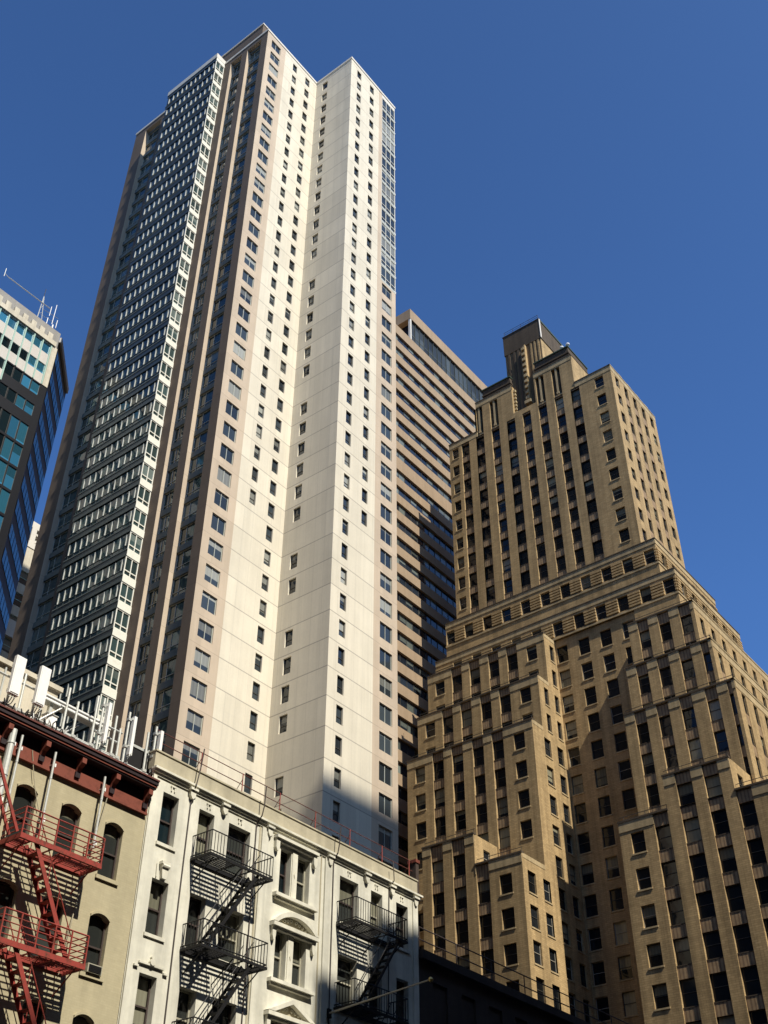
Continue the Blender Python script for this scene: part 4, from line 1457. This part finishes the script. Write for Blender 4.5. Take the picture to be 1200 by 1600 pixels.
def flagpole():
    t = thing('flagpole', 'slender pole with a ball end sticking out from the shaded wall of the white building', 'flagpole', (34.95, 30, 14.18))
    mb = MB(); mb.tube((34.95, 29.98, 14.18), (34.95, 25.2, 14.55), .045, M['palewood'], 8, .03); mb.build('pole', t)
    mb = MB()
    rs = [.01, .07, .1, .1, .07, .01]
    for i in range(5):
        mb.tube((34.95, 25.2 - .04 * i, 14.55), (34.95, 25.16 - .04 * i, 14.553), rs[i], M['brass'], 8, rs[i + 1], False)
    mb.build('ball_finial', t)
    mb = MB(); mb.box(34.83, 29.9, 14.02, 35.07, 29.99, 14.34, M['black']); mb.build('wall_bracket', t)
flagpole()

# ------------------------------------------------------------------ roof things
def roof_rail():
    t = thing('roof_railing', 'rusty red pipe railing along the parapet of the white building', 'railing', (33, 30.3, 21.2))
    mb = MB()
    red = M['rustred']
    for z in (22.17, 21.72):
        mb.tube((24.95, 30.3, z), (41.0, 30.3, z), .017, red, 6)
    mb.build('rail', t)
    for x in (25.2, 27.35, 29.64, 31.86, 34.1, 36.4, 38.67, 40.68):
        mb = MB(); mb.tube((x, 30.3, 21.2), (x, 30.3, 22.19), .022, M['redmetal'], 6)
        mb.tube((x, 30.3, 21.95), (x, 30.95, 21.2), .014, red, 5)
        mb.build('post', t)
roof_rail()
def end_post():
    mb = MB(); mb.box(40.92, 30.1, 20.5, 41.15, 30.5, 22.1, M['darkfront']); mb.box(40.88, 30.06, 22.1, 41.19, 30.54, 22.25, M['redcornice'])
    tag(mb.build('chimney'), 'small brick chimney at the right end of the white roof', 'chimney')
end_post()
def dark_rail():
    t = thing('roof_railing', 'thin dark pipe railing on the roof of the low shaded building', 'railing', (51, 30.2, 18.1))
    mb = MB()
    for z in (18.72, 19.25):
        mb.tube((40.95, 30.2, z), (61.8, 30.2, z), .028, M['sash'], 6)
    mb.build('rail', t)
    for i in range(8):
        x = 41.2 + i * 2.9
        mb = MB(); mb.tube((x, 30.2, 18.1), (x, 30.2, 19.27), .03, M['sash'], 6); mb.build('post', t)
dark_rail()

def bulkhead():
    t = thing('stair_bulkhead', 'low cream rendered bulkhead on the tenement roof behind the antennas', 'bulkhead', (17.6, 33, 19.8))
    mb = MB(); mb.box(12.6, 31.5, 19.7, 21.2, 35, 22.45, M['render'])
    for i in range(10):
        x = 12.9 + i * .85
        mb.box(x, 31.44, 19.9, x + .06, 31.495, 22.4, M['galv'])
    mb.build('wall', t)
    mb = MB(); mb.box(12.5, 31.38, 22.45, 21.3, 35.1, 22.63, M['render']); mb.build('coping', t)
bulkhead()

def panel_antenna(x, y, z0, z1, face, label, group='panel antennas on the tenement roof'):
    """face 's' = broad white front towards the street; 'e' = turned edge-on"""
    t = thing('panel_antenna', label, 'antenna', (x, y, z0 - .6), group)
    mb = MB()
    if face == 's':
        mb.box(x - .2, y - .16, z0, x + .2, y - .02, z1, M['antenna'])
        mb.box(x - .16, y - .18, z0 + .04, x + .16, y - .162, z1 - .04, M['antenna'])
        px, py_ = x, y + .16
    else:
        mb.box(x - .03, y - .09, z0, x + .10, y + .07, z1, M['antenna'])
        px, py_ = x - .2, y
    mb.build('radome', t)
    mb = MB(); mb.tube((px, py_, 19.85), (px, py_, z1 + .1), .045, M['galv'], 8); mb.build('pole', t)
    for z in (z0 + .25, z1 - .2):
        mb = MB()
        mb.bar((px, py_, z), (x, y, z + (.05 if face == 's' else .12)), .05, .05, M['galv'])
        mb.box(px - .07, py_ - .07, z - .05, px + .07, py_ + .07, z + .05, M['galv'])
        mb.build('bracket', t)
    mb = MB()
    for dx in (-.1, 0, .1):
        a = (x + (dx if face == 's' else 0), y - .08 + (0 if face == 's' else dx), z0)
        mb.tube(a, (a[0], a[1], z0 - .1), .028, M['galv'], 6)
        mb.path([(a[0], a[1], z0 - .1), (a[0] - .05, a[1] + .05, z0 - .3), (a[0] - .25, a[1] + .15, z0 - .42), (a[0] - .3, a[1] + .3, z0 - .7)], .018, M['black'], 5)
    mb.build('cable', t)
panel_antenna(18.47, 30.1, 20.6, 22.02, 's', 'left white panel antenna facing the street on the tenement roof')
panel_antenna(19.5, 30.1, 20.66, 22.1, 's', 'second white panel antenna facing the street, beside the left one')
panel_antenna(22.5, 30.2, 20.6, 22.15, 'e', 'white panel antenna turned edge-on, left of the other two edge-on ones')
panel_antenna(23.72, 30.2, 20.6, 22.12, 'e', 'white panel antenna turned edge-on beside the dark screen')
panel_antenna(25.05, 30.2, 20.72, 22.1, 'e', 'white panel antenna turned edge-on at the corner of the white building')

def pipe_frame():
    t = thing('antenna_frame', 'galvanised pipe frame carrying the antennas along the tenement roof edge', 'frame', (21.5, 30.3, 19.85))
    g = M['galv']
    mb = MB()
    for z in (20.35, 21.35):
        mb.tube((17.0, 30.32, z), (23.4, 30.32, z), .04, g, 6)
    mb.tube((20.6, 30.3, 20.3), (24.9, 30.3, 20.25), .05, g, 6)
    mb.tube((22.3, 30.7, 21.2), (23.6, 30.7, 21.15), .045, g, 6)
    mb.build('rail', t)
    for x, z1 in ((17.6, 21.6), (19.0, 21.75), (20.85, 22.05), (21.3, 21.7), (22.1, 22.3), (23.05, 21.9), (23.3, 21.5), (24.6, 21.9)):
        mb = MB(); mb.tube((x, 30.32, 19.8), (x, 30.32, z1), .045, g, 8)
        mb.box(x - .09, 30.24, 20.3, x + .09, 30.4, 20.4, g)
        mb.build('post', t)
    mb = MB()
    for a, b in (((20.9, 30.3, 20.3), (22.1, 31.2, 21.4)), ((22.1, 30.3, 20.3), (23.2, 31.2, 21.4)), ((19.8, 30.4, 20.3), (20.8, 30.4, 21.3))):
        mb.tube(a, b, .03, g, 6)
    mb.build('brace', t)
pipe_frame()
def beam():
    mb = MB(); mb.box(20.1, 30.75, 21.5, 22.8, 31.0, 21.72, M['antenna']); mb.box(20.1, 30.7, 21.46, 22.8, 31.05, 21.5, M['galv'])
    for x in (20.5, 22.4):
        mb.box(x, 30.8, 19.8, x + .12, 30.95, 21.46, M['galv'])
    tag(mb.build('cable_tray'), 'long pale cable tray raised on two legs behind the pipe frame', 'cable tray')
beam()
def screen():
    t = thing('equipment_screen', 'dark mesh screen in a pale frame between the edge-on antennas', 'screen', (24.4, 30.5, 19.9))
    mb = MB(); mb.box(23.95, 30.45, 20.15, 24.8, 30.5, 21.2, M['black']); mb.build('mesh', t)
    mb = MB()
    for z in (20.1, 21.2):
        mb.box(23.85, 30.42, z - .05, 24.9, 30.53, z + .05, M['galv'])
    for x in (23.88, 24.85):
        mb.box(x - .04, 30.42, 19.8, x + .04, 30.53, 21.3, M['galv'])
    mb.build('frame', t)
screen()
def roof_vent(x, y, z, r, h, label):
    t = thing('roof_vent', label, 'vent', (x, y, z), 'short pale vent stacks on the tenement roof')
    mb = MB(); mb.tube((x, y, z), (x, y, z + h), r, M['render'], 10); mb.build('stack', t)
    mb = MB(); mb.tube((x, y, z + h), (x, y, z + h + .06), r * 1.25, M['galv'], 10); mb.build('cap', t)
roof_vent(20.9, 30.75, 19.8, .13, .75, 'short pale vent stack left of the pipe frame brace')
roof_vent(21.3, 30.75, 19.8, .10, .6, 'second short pale vent stack, slimmer than its left neighbour')
roof_vent(21.62, 30.75, 19.8, .09, .55, 'third short pale vent stack beside a square box')
roof_vent(23.3, 31.2, 19.8, .09, .9, 'tall slim vent stack behind the edge-on antennas')
roof_vent(22.35, 30.9, 19.8, .07, .8, 'slender vent stack between the two small white equipment boxes')
roof_vent(22.75, 31.1, 19.8, .06, 1.3, 'very slender tall pipe stack behind the middle of the pipe frame')
roof_vent(20.05, 30.9, 19.8, .12, 1.5, 'thick tall pale stack right of the second street-facing antenna')
roof_vent(17.95, 30.9, 19.8, .10, 1.9, 'tall pale stack left of the two street-facing antennas')
def roof_box(x, y, w, h, label):
    t = thing('equipment_box', label, 'equipment box', (x, y, 19.8))
    mb = MB(); mb.box(x - w / 2, y, 19.85, x + w / 2, y + .3, 19.85 + h, M['antenna']); mb.box(x - w / 2 - .03, y - .03, 19.85 + h, x + w / 2 + .03, y + .33, 19.88 + h, M['galv']); mb.build('housing', t)
    mb = MB(); mb.box(x - w / 2 + .05, y - .012, 19.95, x + w / 2 - .05, y - .002, 19.75 + h, M['antenna']); mb.box(x + w / 2 - .12, y - .03, 19.8 + h * .5, x + w / 2 - .09, y - .012, 19.9 + h * .5, M['black']); mb.build('door', t)
roof_box(20.45, 30.45, .42, 1.0, 'white equipment box on the roof edge right of the street-facing antennas')
roof_box(22.0, 30.6, .3, .5, 'small white equipment box behind the pipe frame')
roof_box(23.4, 30.7, .3, .75, 'narrow white equipment box between edge-on antennas')
def cables():
    mb = MB()
    for i in range(16):
        x = 17.3 + i * .23 + random.uniform(-.05, .05)
        z = 20.15 + random.uniform(0, .35)
        mb.path([(x, 30.0, 19.9), (x + random.uniform(-.1, .1), 29.95, z - .1), (x + random.uniform(0, .2), 30.05, z + .1), (x + random.uniform(.1, .35), 30.2, z - .05), (x + .3, 30.35, z - .3)], .02, M['black'] if i % 3 else M['galv'], 5)
    tag(mb.build('cable_bundle'), 'tangle of black cables along the tenement roof edge under the antennas', 'cables')
cables()

# ------------------------------------------------------------------ unseen buildings: shadow casters across the street, and blocks added to cut sky light
def south_block(name, label, x0, x1, y0, y1, h):
    t = thing(name, label, 'building', ((x0 + x1) / 2, (y0 + y1) / 2, 0))
    mb = MB()
    mb.box(x0, y0, 0, x1, y1, h, M['southstone'], 'bn')
    z = 0.0
    gl = M['stripglass']
    # street front faces +Y: storey bands and recessed window strips
    k = 0
    while z < h - .01:
        zt = min(z + 3.8, h)
        mb.quad((x1, y1, z), (x0, y1, z), (x0, y1, min(z + 1.6, zt)), (x1, y1, min(z + 1.6, zt)), M['southstone'])
        if zt - z > 1.7:
            n = max(1, int((x1 - x0) / 2.4))
            for i in range(n):
                a = x0 + (x1 - x0) * i / n; b = x0 + (x1 - x0) * (i + 1) / n
                mb.quad((b - .4, y1 - .2, z + 1.6), (a + .4, y1 - .2, z + 1.6), (a + .4, y1 - .2, zt), (b - .4, y1 - .2, zt), gl, random.random())
                mb.box(a, y1 - .25, z + 1.6, a + .4, y1, zt, M['southstone']); mb.box(b - .4, y1 - .25, z + 1.6, b, y1, zt, M['southstone'])
        z = zt
    mb.build('wall', t)
    return t
south_block('unseen_block', 'grey stone street block across the road, left of the camera', -60, 26.7, -30, -6, 55.0)
south_block('unseen_block', 'narrow grey stone building across the road, behind the camera', 26.75, 30.05, -28, -6, 61.2)
south_block('unseen_block', 'grey stone street block across the road, right of the camera', 30.1, 62, -27, -6, 64.6)
south_block('unseen_block', 'unseen grey stone tower behind the camera, added to block sky light on the left', -140, 8, -95, -45, 105.0)  # added out of view to keep southern sky light off the facades
south_block('unseen_block', 'long unseen stone tower behind the camera, added to block sky light on the right', 62, 200, -95, -50, 120.0)  # also added unseen, blocks the sky on the right
south_block('unseen_block', 'unseen grey stone block left of the tenement row, added to screen off western sky', -90, 8, 30.0, 62, 62.0)  # added unseen, screens left-facing walls from the western sky
south_block('unseen_block', 'tall unseen stone tower to the left, added to hide the low western sky', -150, -75, 80, 200, 150.0)  # added unseen against low sky light on the left-facing walls
south_block('unseen_block', 'broad unseen stone tower added at the left street end to darken the canyon', -160, -92, -44, 78, 140.0)  # added unseen, darkens the street canyon from the left end
south_block('unseen_block', 'unseen stone tower added at the right street end to darken the canyon', 165, 230, -48, 22, 130.0)  # added unseen, shuts out sky light at the right street end
south_block('unseen_block', 'tall grey stone tower set back behind the blocks across the road', 30.0, 57.5, -70, -40, 166.7)
